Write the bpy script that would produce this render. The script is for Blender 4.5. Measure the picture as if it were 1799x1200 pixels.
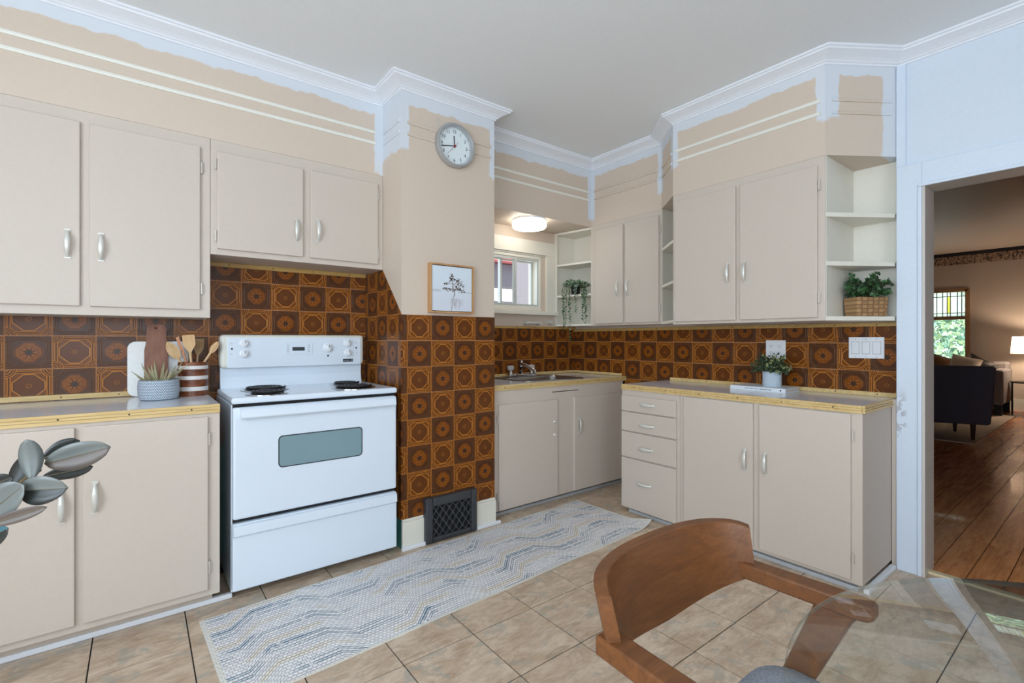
import bpy, bmesh, math, random
from mathutils import Matrix, Vector
random.seed(7)
for o in list(bpy.data.objects): bpy.data.objects.remove(o, do_unlink=True)
scn = bpy.context.scene
COL = scn.collection

# ------------------------------------------------------------------ camera
CX, CY, F, H = 899.5, 596.0, 845.0, 1.16
YAW = math.atan(1090.0 / F)                       # angle between view axis and +X
FW = Vector((math.cos(YAW), math.sin(YAW), 0)); RT = Vector((math.sin(YAW), -math.cos(YAW), 0))
cam_d = bpy.data.cameras.new('camera'); cam = bpy.data.objects.new('camera', cam_d); COL.objects.link(cam)
cam.location = (0, 0, H); cam.rotation_euler = (math.pi / 2, 0, YAW - math.pi / 2)
cam_d.sensor_width = 36; cam_d.lens = 36 * F / 1799; cam_d.shift_y = -4.0 / 1799; cam_d.clip_start = .02
scn.camera = cam

# ------------------------------------------------------------------ world, sun, area lights, exposure
w = bpy.data.worlds.new('sky'); scn.world = w; w.use_nodes = True
bg = w.node_tree.nodes['Background']; bg.inputs[0].default_value = (.80, .90, 1, 1); bg.inputs[1].default_value = 2.2
def area(name, loc, rot, sx, sy, power, col):
    d = bpy.data.lights.new(name, 'AREA'); d.shape = 'RECTANGLE'; d.size = sx; d.size_y = sy; d.energy = power; d.color = col
    o = bpy.data.objects.new(name, d); COL.objects.link(o); o.location = loc; o.rotation_euler = rot; return o
DAY = (.74, .88, 1.0)
area('window_left_offscreen', (-1.71, .1, 1.55), (0, -math.pi / 2, 0), 1.5, 2.2, 60, DAY)
area('window_rear_offscreen', (-.35, -1.91, 1.5), (math.pi / 2, 0, 0), 1.9, 1.4, 34, DAY)
sun_d = bpy.data.lights.new('sun_offscreen', 'SUN'); sun_d.energy = 12.0; sun_d.angle = .02
sun = bpy.data.objects.new('sun_offscreen', sun_d); COL.objects.link(sun); sun.rotation_euler = (math.radians(8), math.radians(-20), 0)
scn.view_settings.view_transform = 'Standard'; scn.view_settings.look = 'None'
scn.view_settings.gamma = 1.0; scn.view_settings.use_curve_mapping = False; scn.view_settings.exposure = 0.0

# ------------------------------------------------------------------ pixel -> position helpers (known plane only)
def ray(u, v): return FW + RT * ((u - CX) / F) + Vector((0, 0, (CY - v) / F))
def PX(u, v, x): r = ray(u, v); k = x / r.x; return Vector((x, r.y * k, H + r.z * k))
def PY(u, v, y): r = ray(u, v); k = y / r.y; return Vector((r.x * k, y, H + r.z * k))
def PZ(u, v, z): r = ray(u, v); k = (z - H) / r.z; return Vector((r.x * k, r.y * k, z))
def PD(u, v, d): r = ray(u, v); return Vector((r.x * d, r.y * d, H + r.z * d))

# ------------------------------------------------------------------ node expression helper
class E:
    nt = None
    def __init__(s, k): s.k = k
    def _m(op, a, b=None, c=None):
        n = E.nt.nodes.new('ShaderNodeMath'); n.operation = op
        for i, q in enumerate((a, b, c)):
            if q is None: continue
            if isinstance(q, E): E.nt.links.new(q.k, n.inputs[i])
            else: n.inputs[i].default_value = q
        return E(n.outputs[0])
    def __add__(a, b): return E._m('ADD', a, b)
    def __radd__(a, b): return E._m('ADD', b, a)
    def __sub__(a, b): return E._m('SUBTRACT', a, b)
    def __rsub__(a, b): return E._m('SUBTRACT', b, a)
    def __mul__(a, b): return E._m('MULTIPLY', a, b)
    def __rmul__(a, b): return E._m('MULTIPLY', b, a)
    def __truediv__(a, b): return E._m('DIVIDE', a, b)
    def abs(a): return E._m('ABSOLUTE', a)
    def max(a, b): return E._m('MAXIMUM', a, b)
    def min(a, b): return E._m('MINIMUM', a, b)
    def sqrt(a): return E._m('SQRT', a)
    def floor(a): return E._m('FLOOR', a)
    def frac(a): return E._m('FRACT', a)
    def cos(a): return E._m('COSINE', a)
    def sin(a): return E._m('SINE', a)
    def atan2(a, b): return E._m('ARCTAN2', a, b)
    def pingpong(a, b): return E._m('PINGPONG', a, b)
    def mod(a, b): return E._m('FLOORED_MODULO', a, b)
    def clamp(a, lo=0., hi=1.): return E._m('MINIMUM', E._m('MAXIMUM', a, lo), hi)
    def ss(a, lo, hi):
        n = E.nt.nodes.new('ShaderNodeMapRange'); n.interpolation_type = 'SMOOTHSTEP'
        E.nt.links.new(a.k, n.inputs[0]); n.inputs[1].default_value = lo; n.inputs[2].default_value = hi
        return E(n.outputs[0])
    def band(a, c, wd, s=.006): return E._m('SUBTRACT', 1.0, (a - c).abs().ss(wd - s, wd + s))
def begin(name):
    m = bpy.data.materials.new(name); m.use_nodes = True; E.nt = m.node_tree
    b = m.node_tree.nodes['Principled BSDF']; return m, b
def coord(kind='Object'):
    n = E.nt.nodes.new('ShaderNodeTexCoord'); s = E.nt.nodes.new('ShaderNodeSeparateXYZ')
    E.nt.links.new(n.outputs[kind], s.inputs[0]); return n.outputs[kind], E(s.outputs[0]), E(s.outputs[1]), E(s.outputs[2])
def wpos():
    n = E.nt.nodes.new('ShaderNodeNewGeometry'); s = E.nt.nodes.new('ShaderNodeSeparateXYZ')
    E.nt.links.new(n.outputs['Position'], s.inputs[0]); return n.outputs['Position'], E(s.outputs[0]), E(s.outputs[1]), E(s.outputs[2])
def comb(x, y, z):
    n = E.nt.nodes.new('ShaderNodeCombineXYZ')
    for i, q in enumerate((x, y, z)):
        if isinstance(q, E): E.nt.links.new(q.k, n.inputs[i])
        else: n.inputs[i].default_value = q
    return n.outputs[0]
def noise(vec, scale, detail=2, rough=.5, dist=0):
    n = E.nt.nodes.new('ShaderNodeTexNoise'); n.inputs['Scale'].default_value = scale; n.inputs['Detail'].default_value = detail
    n.inputs['Roughness'].default_value = rough; n.inputs['Distortion'].default_value = dist
    if vec is not None: E.nt.links.new(vec, n.inputs['Vector'])
    return E(n.outputs['Fac'])
def wnoise(vec):
    n = E.nt.nodes.new('ShaderNodeTexWhiteNoise'); E.nt.links.new(vec, n.inputs['Vector']); return E(n.outputs['Value'])
def rnd():
    n = E.nt.nodes.new('ShaderNodeObjectInfo'); return E(n.outputs['Random'])
def mix(f, a, b):
    n = E.nt.nodes.new('ShaderNodeMix'); n.data_type = 'RGBA'
    if isinstance(f, E): E.nt.links.new(f.k, n.inputs['Factor'])
    else: n.inputs['Factor'].default_value = f
    for nm, q in (('A', a), ('B', b)):
        s = [i for i in n.inputs if i.name == nm and i.type == 'RGBA'][0]
        if isinstance(q, tuple): s.default_value = (*q[:3], 1)
        else: E.nt.links.new(q, s)
    return [o for o in n.outputs if o.type == 'RGBA'][0]
def setc(b, c):
    if isinstance(c, tuple): b.inputs['Base Color'].default_value = (*c[:3], 1)
    else: E.nt.links.new(c, b.inputs['Base Color'])
def bump(b, h, strength=.3, dist=.002):
    n = E.nt.nodes.new('ShaderNodeBump'); n.inputs['Strength'].default_value = strength; n.inputs['Distance'].default_value = dist
    E.nt.links.new(h.k, n.inputs['Height']); E.nt.links.new(n.outputs[0], b.inputs['Normal'])
def S(r, g, b):                                   # sRGB 0-255 -> linear
    f = lambda c: (c / 255) / 12.92 if c <= 10 else ((c / 255 + .055) / 1.055) ** 2.4
    return (f(r), f(g), f(b))

def plain(name, c, rough=.5, metal=0, bumps=0, var=0, spec=.5, scale=40, **kw):
    m, b = begin(name); b.inputs['Roughness'].default_value = rough; b.inputs['Metallic'].default_value = metal
    b.inputs['Specular IOR Level'].default_value = spec
    setc(b, c)
    if var or bumps:
        p, x, y, z = coord()
        n = noise(p, scale, 3)
        if var: setc(b, mix(n, tuple(q * (1 - var) for q in c), tuple(min(1, q * (1 + var)) for q in c)))
        if bumps: bump(b, n, bumps, .003)
    for k, v in kw.items(): b.inputs[k].default_value = v
    return m
def paint(name, c, white=None, corners=(), zb=2.49, teal=None, rough=.5):
    """house paint; optional fresh white primer: ragged band above zb and strips (axis, at, half width, zmin) at corners"""
    m, b = begin(name); p, x, y, z = wpos(); b.inputs['Roughness'].default_value = rough
    n = noise(p, 9, 3, .6); n2 = noise(p, 60, 2)
    c2 = mix(n2, tuple(q * .97 for q in c), tuple(min(1, q * 1.03) for q in c))
    if white:
        f = (z + (n - .5) * .07).ss(zb - .004, zb + .004)
        for ax, at, hw, zm in corners:
            q = x if ax == 'x' else y
            g = (1.0 - ((q - at).abs() + (n - .5) * .03).ss(hw - .004, hw + .004)) * (z + (n - .5) * .12).ss(zm - .01, zm + .01)
            f = f.max(g)
        c2 = mix(f, c2, white)
    if teal:
        c2 = mix(z.ss(teal[1] - .001, teal[1] + .001), teal[0], c2)
    setc(b, c2); bump(b, n2, .12, .002); return m
def wood(name, c1, c2, axis='x', scale=12, rough=.4, stretch=10, coat=0):
    m, b = begin(name); p, x, y, z = coord(); r = rnd() * 37.0
    k = {'x': (1 / stretch, 1, 1), 'y': (1, 1 / stretch, 1), 'z': (1, 1, 1 / stretch)}[axis]
    v = comb(x * k[0] + r, y * k[1] + r, z * k[2])
    n = noise(v, scale, 5, .65, 1.4); n2 = noise(v, scale * 5, 2)
    setc(b, mix((n * .75 + n2 * .25).ss(.3, .7), c1, c2)); b.inputs['Roughness'].default_value = rough
    b.inputs['Coat Weight'].default_value = coat
    bump(b, n2, .08, .001); return m

def tile_mat(name, kind):
    s = .15; m, b = begin(name); p, X, Y, Z = coord(); x = X / s; y = Y / s; ax = x.abs(); ay = y.abs()
    mx = ax.max(ay); o = mx.max((ax + ay) * .755); r = (x * x + y * y).sqrt(); th = y.atan2(x)
    c = ((.5 - ax) * (.5 - ax) + (.5 - ay) * (.5 - ay)).sqrt()
    pet = (th * 8.0).cos() * .5 + .5
    far = c.ss(.235, .245)
    lines = (mx.band(.445, .012) * far).max(mx.band(.385, .013) * far).max(c.band(.245, .014)).max(c.band(.195, .010))
    lines = lines.max(c.band(.13, .012)).max(c.band(.065, .010))
    edge = mx.ss(.480, .486)
    n = noise(p, 90, 3); nb = noise(comb(X + rnd() * 9.0, Y, rnd() * 5.0), 14, 2)
    orange, lo, ln = S(150, 84, 20), S(124, 66, 14), S(194, 122, 46)
    if kind == 'a':                                # dark tile, orange octagon, dark daisy
        col = mix(nb, S(74, 42, 20), S(90, 52, 26))
        col = mix(lines * .75, col, S(104, 66, 36))
        octo = 1.0 - o.ss(.275, .285); col = mix(o.band(.315, .014), col, S(108, 60, 24)); col = mix(o.band(.345, .008), col, S(60, 36, 20))
        col = mix(octo, col, mix(nb, orange, lo))
        fl = 1.0 - (r - pet * .05).ss(.125, .135); col = mix(fl, col, S(98, 52, 18))
        sp = ((th * 8.0).cos().ss(.1, .5)) * r.band(.125, .038, .01); col = mix(sp * .9, col, S(172, 100, 34))
        sp2 = ((th * 8.0).cos() * -1.0).ss(.4, .8) * r.band(.20, .02, .01); col = mix(sp2 * .6, col, S(84, 46, 18))
        col = mix(1.0 - r.ss(.075, .085), col, S(66, 46, 32)); hh = lines * .6 + octo * .4 + sp * .4
    else:                                          # orange lined border, dark octagon, small rosette
        col = mix(nb, S(110, 60, 16), S(126, 70, 18))
        col = mix(lines * .9, col, ln)
        gaps = (mx.band(.415, .014) * far).max(c.band(.22, .010)).max(c.band(.163, .014)).max(c.band(.097, .012)); col = mix(gaps * .85, col, S(72, 40, 18))
        octo = 1.0 - o.ss(.325, .335); col = mix(octo, col, mix(nb, S(94, 50, 18), S(112, 62, 22)))
        col = mix(o.band(.345, .016), col, S(190, 120, 46)); col = mix(o.band(.318, .008), col, S(66, 36, 16))
        sp = ((th * 8.0).cos().ss(.3, .7)) * r.band(.125, .04, .012); col = mix(sp * .5, col, S(106, 60, 26))
        fl = 1.0 - (r - pet * .012).ss(.062, .07); col = mix(fl * .85, col, S(150, 90, 32))
        col = mix(r.band(.028, .012, .006), col, S(86, 48, 20)); hh = lines * .6 + fl * .5 - octo * .3
    col = mix(edge * .8, col, S(186, 116, 50))
    col = mix(n * .2, col, S(56, 30, 14)); setc(b, col)
    b.inputs['Roughness'].default_value = .26; b.inputs['Specular IOR Level'].default_value = .26
    bump(b, hh + n * .2, .5, .0018); return m

def stone_mat():
    m, b = begin('stone_look_vinyl'); p, x, y, z = coord(); r = rnd() * 91.0
    a = noise(comb(x * .75 + r, y * 1.25 + r, r), 7.5, 7, .68, .9); c = noise(comb(x * .8 + r, y * 2.4 - r, r), 13, 7, .74, .8); d = noise(comb(x - r, y + r, r), 130, 3, .7)
    col = mix(a.ss(.34, .66), S(188, 163, 138), S(214, 194, 172))
    col = mix(c.ss(.47, .66) * .5, col, S(150, 122, 98)); col = mix((1.0 - c).ss(.52, .70) * .4, col, S(232, 216, 198))
    e = noise(comb(x + r, y - r, 3.3), 11, 3, .6, .6); col = mix(e.ss(.54, .66) * .55, col, S(158, 158, 148))
    col = mix(d.ss(.60, .74) * .25, col, S(108, 88, 70)); setc(b, col)
    b.inputs['Roughness'].default_value = .40; bump(b, c + d * .4, .10, .002); return m

def rug_mat():
    m, b = begin('rug_woven'); p, X, Y, Z = coord()
    cu, cv = .0165, .0155
    def trap(x, ph, per): return (((((x + ph) / per).frac() - .5).abs() * 4.0 - 1.0) * 3.2).clamp(-1, 1)
    w1 = Y + trap(X, 0.0, .58) * .045
    ln = w1 / cv; k = ln.floor(); fy = ln.frac() - .5; fx = (X / cu + k * .5).frac() - .5; qx = (X / cu + k * .5).floor()
    rn = wnoise(comb(qx, k, 1.0)); wob = noise(comb(X, Y, 0.0), 120, 2)
    big = noise(comb(X * .7, Y * 1.6, 0.0), 4.2, 1); big2 = noise(comb(X * .7 + 7.0, Y * 1.6, 3.0), 4.2, 1)
    base = mix(rn, S(228, 228, 230), S(244, 243, 242))
    groove = (fx.abs() + (wob - .5) * .1).ss(.30, .46).max((fy.abs() + (wob - .5) * .1).ss(.26, .44))
    col = mix(groove * .5, base, S(168, 164, 170))
    row = (fy.abs() + (wob - .5) * .15).ss(.20, .34)                # thread colour sits in the row joints
    km = k.mod(10.0)
    isb = km.band(0.0, .4, .05).max(km.band(2.0, .4, .05)).max(km.band(3.0, .4, .05) * big2.ss(.5, .52)); ist = km.band(5.0, .4, .05).max(km.band(6.0, .4, .05)); isg = km.band(8.0, .4, .05)
    col = mix(ist * row * big2.ss(.40, .48) * .85, col, S(196, 174, 132))
    col = mix(isg * row * .7, col, S(168, 160, 172))
    col = mix(isb * row * big.ss(.43, .48) * rn.ss(.05, .15), col, S(70, 106, 130))
    dk = isb * (1.0 - row) * big.ss(.50, .54) * (rn - .35).ss(0, .1); col = mix(dk * .35, col, S(120, 142, 156))
    bord = (X.abs()).ss(1.128, 1.132).max(Y.abs().ss(.298, .301)); col = mix(bord, col, S(224, 221, 213))
    setc(b, col); b.inputs['Roughness'].default_value = .95; b.inputs['Specular IOR Level'].default_value = .1
    bump(b, 1.0 - groove, .6, .003); return m

def glass_mat(name, tint=(1, 1, 1), rough=.0, opac=.06):
    m = bpy.data.materials.new(name); m.use_nodes = True; nt = m.node_tree; nt.nodes.clear()
    out = nt.nodes.new('ShaderNodeOutputMaterial'); t = nt.nodes.new('ShaderNodeBsdfTransparent'); g = nt.nodes.new('ShaderNodeBsdfGlossy')
    t.inputs[0].default_value = (*tint, 1); g.inputs['Roughness'].default_value = rough
    lw = nt.nodes.new('ShaderNodeLayerWeight'); lw.inputs[0].default_value = .5; pw = nt.nodes.new('ShaderNodeMath'); pw.operation = 'POWER'; pw.inputs[1].default_value = 5; nt.links.new(lw.outputs['Facing'], pw.inputs[0])
    fr = nt.nodes.new('ShaderNodeMath'); fr.operation = 'MULTIPLY_ADD'; fr.inputs[1].default_value = .9; fr.inputs[2].default_value = .035; nt.links.new(pw.outputs[0], fr.inputs[0]); mx = nt.nodes.new('ShaderNodeMixShader')
    nt.links.new(fr.outputs[0], mx.inputs[0]); nt.links.new(t.outputs[0], mx.inputs[1]); nt.links.new(g.outputs[0], mx.inputs[2])
    nt.links.new(mx.outputs[0], out.inputs[0]); return m
def frost_mat(name, tint):
    m = bpy.data.materials.new(name); m.use_nodes = True; nt = m.node_tree; nt.nodes.clear()
    out = nt.nodes.new('ShaderNodeOutputMaterial'); t = nt.nodes.new('ShaderNodeBsdfTransparent'); g = nt.nodes.new('ShaderNodeBsdfTranslucent'); mx = nt.nodes.new('ShaderNodeMixShader')
    t.inputs[0].default_value = (*tint, 1); g.inputs[0].default_value = (*tint, 1); mx.inputs[0].default_value = .75
    nt.links.new(t.outputs[0], mx.inputs[1]); nt.links.new(g.outputs[0], mx.inputs[2]); nt.links.new(mx.outputs[0], out.inputs[0]); return m
def emit(name, c, s):
    m, b = begin(name); setc(b, c); b.inputs['Emission Color'].default_value = (*c, 1); b.inputs['Emission Strength'].default_value = s; return m

BEIGE = S(213, 197, 181); CREAM = S(206, 194, 182); WHITEP = S(217, 223, 231)
M = {}
M['cab'] = paint('cabinet_paint', CREAM, rough=.42)
M['shelf'] = paint('shelf_paint', S(232, 228, 216), rough=.45)
M['beige'] = paint('beige_wall_paint', BEIGE)
M['trimwhite'] = paint('white_trim_paint', S(236, 240, 247), rough=.4)
M['oldwhite'] = paint('old_white_trim', S(232, 228, 216), rough=.45)
M['stripe'] = paint('stripe_white', S(236, 235, 226), rough=.4)
M['ceil'] = paint('ceiling_paint', S(238, 241, 244), rough=.8)
M['doorwall'] = paint('pale_blue_white_primer', S(216, 227, 240), rough=.55)
M['casing'] = paint('casing_primer', S(222, 229, 238), rough=.4)
def casing_mat():
    m, b = begin('casing_primer_worn'); p, x, y, z = wpos(); n = noise(p, 22, 4, .65); n2 = noise(p, 60, 2)
    f = n.ss(.50, .53) * (z - .78).band(0, .10, .05) * (y - .712).band(0, .02, .01); c = mix(n2, S(213, 225, 240), S(220, 232, 247))
    setc(b, mix(f * .8, c, S(178, 176, 186))); b.inputs['Roughness'].default_value = .4; bump(b, n2 + n * .6, .2, .003); return m
M['casing'] = casing_mat()
M['sofl'] = paint('soffit_stove_paint', BEIGE, WHITEP, [('x', 1.13, .035, 2.13)], 2.485)
M['chim'] = paint('chimney_paint', BEIGE, WHITEP, [('x', 1.16, .03, 2.22), ('x', 1.773, .035, 2.16)], 2.468, teal=(S(70, 130, 122), .165))
M['sofs'] = paint('soffit_sink_paint', BEIGE, WHITEP, [('x', 2.93, .04, 2.14)], 2.475)
M['sofr'] = paint('soffit_right_paint', BEIGE, WHITEP, [('y', 2.72, .04, 2.14), ('y', 2.05, .03, 2.19), ('y', 1.815, .035, 2.25), ('y', .945, .04, 2.27), ('y', .73, .045, 2.0)], 2.485)
M['teal'] = paint('stove_wall_paint', BEIGE, teal=(S(52, 112, 106), .876))
M['tile_a'] = tile_mat('tile_flower', 'a'); M['tile_b'] = tile_mat('tile_rosette', 'b')
M['stone'] = stone_mat(); M['grout'] = plain('floor_joint', S(40, 33, 28), .8)
M['rug'] = rug_mat(); M['rugedge'] = plain('rug_binding', S(214, 210, 200), .9)
M['lam'] = plain('laminate_top', S(224, 229, 237), .13, var=.05, scale=160)
M['pine'] = wood('pine_strip', S(202, 170, 110), S(226, 198, 142), 'x', 30, .45)
M['nail'] = plain('nail_dark', S(40, 34, 28), .5, .4)
M['brass'] = wood('top_strip', S(176, 140, 78), S(200, 164, 98), 'x', 30, .4)
M['enamel'] = plain('white_enamel', S(224, 235, 247), .16, **{'Coat Weight': .3})
M['enamel_old'] = plain('aged_enamel', S(226, 226, 216), .25)
M['black'] = plain('black_gap', (.006, .006, .007), .6)
M['recess_shade'] = plain('recess_shade_dark', S(38, 38, 40), .9)  # near-black painted shade for the stove gaps and the register opening
M['coil'] = plain('burner_coil', (.012, .012, .013), .42, .3)
M['chrome'] = plain('chrome', (.62, .62, .63), .12, 1)
M['steel'] = plain('stainless', (.42, .42, .43), .28, 1)
M['ovenglass'] = plain('oven_glass', S(128, 156, 164), .08, spec=.6)
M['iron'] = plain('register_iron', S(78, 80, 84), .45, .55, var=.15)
M['plastic'] = plain('white_plastic', S(232, 235, 240), .35)
M['dgrey'] = plain('dark_grey', S(52, 60, 66), .4)
M['lgrey'] = plain('light_grey', S(176, 180, 184), .5)
M['pull'] = plain('painted_pull', S(218, 217, 210), .28, .25, var=.18, scale=220)
M['hinge'] = plain('painted_hinge', S(206, 198, 186), .4, .2, var=.15, scale=200)
M['silver'] = plain('silver_rim', S(186, 188, 190), .3, .6)
M['face'] = plain('clock_face', S(226, 236, 240), .5)
M['ink'] = plain('black_ink', S(34, 36, 40), .6); M['red'] = plain('red_hand', S(150, 40, 36), .5)
M['oak'] = wood('oak_frame', S(176, 128, 82), S(204, 160, 112), 'z', 22, .45)
M['walnut'] = wood('chair_walnut', S(92, 53, 23), S(120, 73, 35), 'x', 34, .42, 8, .04)
M['fabric'] = plain('seat_fabric', S(140, 146, 156), .9, var=.5, scale=180, bumps=.4)
M['glass'] = glass_mat('table_glass', (.95, .975, .965)); M['glassedge'] = plain('glass_edge', S(120, 134, 132), .1, **{'Alpha': .45})
M['pane'] = glass_mat('window_glass')
M['lampon'] = emit('lit_diffuser', (1, .95, .86), 6.5)
M['leafg'] = plain('leaf_green', S(58, 98, 54), .5, var=.35, scale=60)
M['leafd'] = plain('leaf_dark', S(52, 74, 48), .5, var=.4, scale=60)
M['leafp'] = plain('leaf_pale_tip', S(150, 160, 112), .5, var=.3, scale=60)
M['leafs'] = plain('leaf_sage', S(138, 158, 134), .6, var=.3, scale=60)
M['leafv'] = plain('leaf_variegated', S(166, 160, 126), .5, var=.4, scale=150)
M['stem'] = plain('plant_stem', S(92, 78, 52), .7)
M['soil'] = plain('soil', S(46, 36, 28), .95)
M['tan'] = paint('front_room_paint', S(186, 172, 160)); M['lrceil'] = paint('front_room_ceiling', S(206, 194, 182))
M['plank'] = wood('laminate_plank', S(176, 96, 40), S(236, 154, 88), 'x', 16, .25, 9, .2)
M['plankgap'] = plain('plank_gap', S(52, 24, 12), .6)
M['thresh'] = plain('threshold_strip', S(222, 206, 168), .4)

# ------------------------------------------------------------------ mesh builder
class MB:
    def __init__(s): s.v = []; s.f = []
    def quad(s, *p):
        i = len(s.v); s.v += [tuple(q) for q in p]; s.f.append(tuple(range(i, i + len(p)))); return s
    def box(s, x0, x1, y0, y1, z0, z1):
        if x1 < x0: x0, x1 = x1, x0
        if y1 < y0: y0, y1 = y1, y0
        if z1 < z0: z0, z1 = z1, z0
        i = len(s.v)
        s.v += [(x0, y0, z0), (x1, y0, z0), (x1, y1, z0), (x0, y1, z0), (x0, y0, z1), (x1, y0, z1), (x1, y1, z1), (x0, y1, z1)]
        s.f += [tuple(i + k for k in q) for q in ((0, 3, 2, 1), (4, 5, 6, 7), (0, 1, 5, 4), (1, 2, 6, 5), (2, 3, 7, 6), (3, 0, 4, 7))]; return s
    def prism(s, poly, z0, z1):                    # poly in XY, counter-clockwise
        a = sum(poly[i][0] * poly[(i + 1) % len(poly)][1] - poly[(i + 1) % len(poly)][0] * poly[i][1] for i in range(len(poly)))
        if a < 0: poly = poly[::-1]
        n = len(poly); i = len(s.v)
        s.v += [(p[0], p[1], z0) for p in poly] + [(p[0], p[1], z1) for p in poly]
        s.f.append(tuple(i + n - 1 - k for k in range(n))); s.f.append(tuple(i + n + k for k in range(n)))
        for k in range(n): s.f.append((i + k, i + (k + 1) % n, i + n + (k + 1) % n, i + n + k))
        return s
    def rings(s, R, closed=True, caps=True):       # list of rings (lists of points)
        n = len(R[0]); i = len(s.v)
        for r in R: s.v += [tuple(p) for p in r]
        for a in range(len(R) - 1):
            for k in range(n if closed else n - 1):
                s.f.append((i + a * n + k, i + a * n + (k + 1) % n, i + (a + 1) * n + (k + 1) % n, i + (a + 1) * n + k))
        if caps and closed:
            s.f.append(tuple(i + n - 1 - k for k in range(n))); q = i + (len(R) - 1) * n; s.f.append(tuple(q + k for k in range(n)))
        return s
    def lathe(s, prof, c=(0, 0, 0), n=24, axis='z', caps=True):
        R = []
        for r, h in prof:
            ring = []
            for k in range(n):
                a = 2 * math.pi * k / n; p = (r * math.cos(a), r * math.sin(a), h)
                if axis == 'y': p = (p[0], -p[2], p[1])       # axis points to -Y
                if axis == 'x': p = (-p[2], -p[0], p[1])      # axis points to -X
                ring.append((c[0] + p[0], c[1] + p[1], c[2] + p[2]))
            R.append(ring)
        return s.rings(R, True, caps)
    def tube(s, pts, rad, n=8, caps=True):
        pts = [Vector(p) for p in pts]; R = []
        for i, p in enumerate(pts):
            t = (pts[min(i + 1, len(pts) - 1)] - pts[max(i - 1, 0)]).normalized()
            a = t.cross(Vector((0, 0, 1))); a = a.normalized() if a.length > .05 else Vector((1, 0, 0)); a = (a - t * a.dot(t)).normalized(); b = t.cross(a)
            r = rad[i] if isinstance(rad, (list, tuple)) else rad
            R.append([p + a * (r * math.cos(2 * math.pi * k / n)) + b * (r * math.sin(2 * math.pi * k / n)) for k in range(n)])
        return s.rings(R, True, caps)
    def bar(s, a, b, w_, h_, up=Vector((0, 0, 1))):   # rectangular bar from a to b
        a = Vector(a); b = Vector(b); t = (b - a).normalized(); sd = t.cross(up).normalized(); u2 = sd.cross(t)
        R = [[p + sd * (w_ / 2 * i) + u2 * (h_ / 2 * j) for i, j in ((-1, -1), (1, -1), (1, 1), (-1, 1))] for p in (a, b)]
        return s.rings(R)
    def mesh(s, name, smooth=False, fix=True):
        me = bpy.data.meshes.new(name); me.from_pydata(s.v, [], s.f); me.update()
        if fix:
            bm = bmesh.new(); bm.from_mesh(me); bmesh.ops.recalc_face_normals(bm, faces=bm.faces); bm.to_mesh(me); bm.free()
        if smooth:
            me.polygons.foreach_set('use_smooth', [True] * len(me.polygons)); me.set_sharp_from_angle(angle=math.radians(40))
        return me

def rr(x0, x1, y0, y1, r, z, n=6):
    out = []
    for cx_, cy_, a0 in ((x1 - r, y1 - r, 0), (x0 + r, y1 - r, 90), (x0 + r, y0 + r, 180), (x1 - r, y0 + r, 270)):
        for k in range(n + 1):
            a = math.radians(a0 + 90 * k / n); out.append((cx_ + r * math.cos(a), cy_ + r * math.sin(a), z))
    return out
TR = {}
def link(o, parent):
    COL.objects.link(o)
    if parent is not None:
        o.parent = parent
        if parent.name in TR: o.matrix_parent_inverse = Matrix.Translation(-TR[parent.name])
    return o
def obj(name, mb, mat, parent=None, smooth=False, bevel=0, seg=2, fix=True):
    me = mb if isinstance(mb, bpy.types.Mesh) else mb.mesh(name, smooth, fix)
    if not me.materials:
        me.materials.append(M[mat] if isinstance(mat, str) else mat)
    o = bpy.data.objects.new(name, me); link(o, parent)
    if bevel:
        b = o.modifiers.new('bevel', 'BEVEL'); b.width = bevel; b.segments = seg; b.limit_method = 'ANGLE'; b.angle_limit = math.radians(40)
    return o
def tag(o, label, cat, group=None, kind=None):
    o['label'] = label; o['category'] = cat
    if group: o['group'] = group
    if kind: o['kind'] = kind
    return o
def thing(name, loc, label, cat, group=None):
    o = bpy.data.objects.new(name, None); COL.objects.link(o); o.location = loc; o.empty_display_size = .05
    TR[o.name] = Vector(loc); return tag(o, label, cat, group)
def struct(name, mb, mat, label, cat, parent=None, **k): return tag(obj(name, mb, mat, parent, **k), label, cat, kind='structure')
def put(name, me, parent, loc, rot=(0, 0, 0)):     # shared-mesh part at a place
    o = bpy.data.objects.new(name, me); link(o, parent); o.location = loc; o.rotation_euler = rot; return o

# ------------------------------------------------------------------ dimensions
CZ = 2.60
YB, YS, XW = 3.00, 3.10, 3.12                      # stove wall, sink wall, right wall
CXL, CXR, CYF = 1.144, 1.773, 2.47                 # chimney breast
XD0, XD1 = 3.04, 3.16                              # doorway wall
DY0, DY1, DZ = -.20, .63, 1.92                     # doorway opening
UF = 2.73                                          # upper cabinet face (stove wall)
XL, YR = -1.70, -1.90

# ------------------------------------------------------------------ room shell
floor = struct('floor', MB().box(XL, XD1 - .06, YR, 3.2, -.10, -.003), 'grout', 'kitchen floor of tan stone-look square tiles', 'floor')
T = .2955; k0 = 1.04
me_ft = MB().box(-T / 2 + .0023, T / 2 - .0023, -T / 2 + .0023, T / 2 - .0023, -.003, 0).mesh('floor_tile'); me_ft.materials.append(M['stone'])
for i in range(-9, 7):
    for j in range(-8, 8):
        x = k0 + T * (i + .5); y = .405 + T * (j + .5)
        if x + T / 2 > XD1 - .055 or x - T / 2 < XL: continue
        o = put('tile', me_ft, floor, (x, y, 0), (0, 0, 0))
M_edge = MB().box(k0 + T * 6, XD1 - .06, YR, 2.9, -.003, 0)
obj('edge_tile', M_edge, 'stone', floor)
struct('ceiling', MB().box(XL - .1, XD1, YR - .1, 3.2, CZ, CZ + .1), 'ceil', 'smooth pale grey kitchen ceiling', 'ceiling')
w_stove = struct('wall_stove', MB().box(XL, 1.3, YB, YB + .2, 0, CZ), 'teal', 'wall behind the stove with brown tiles', 'wall')
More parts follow.
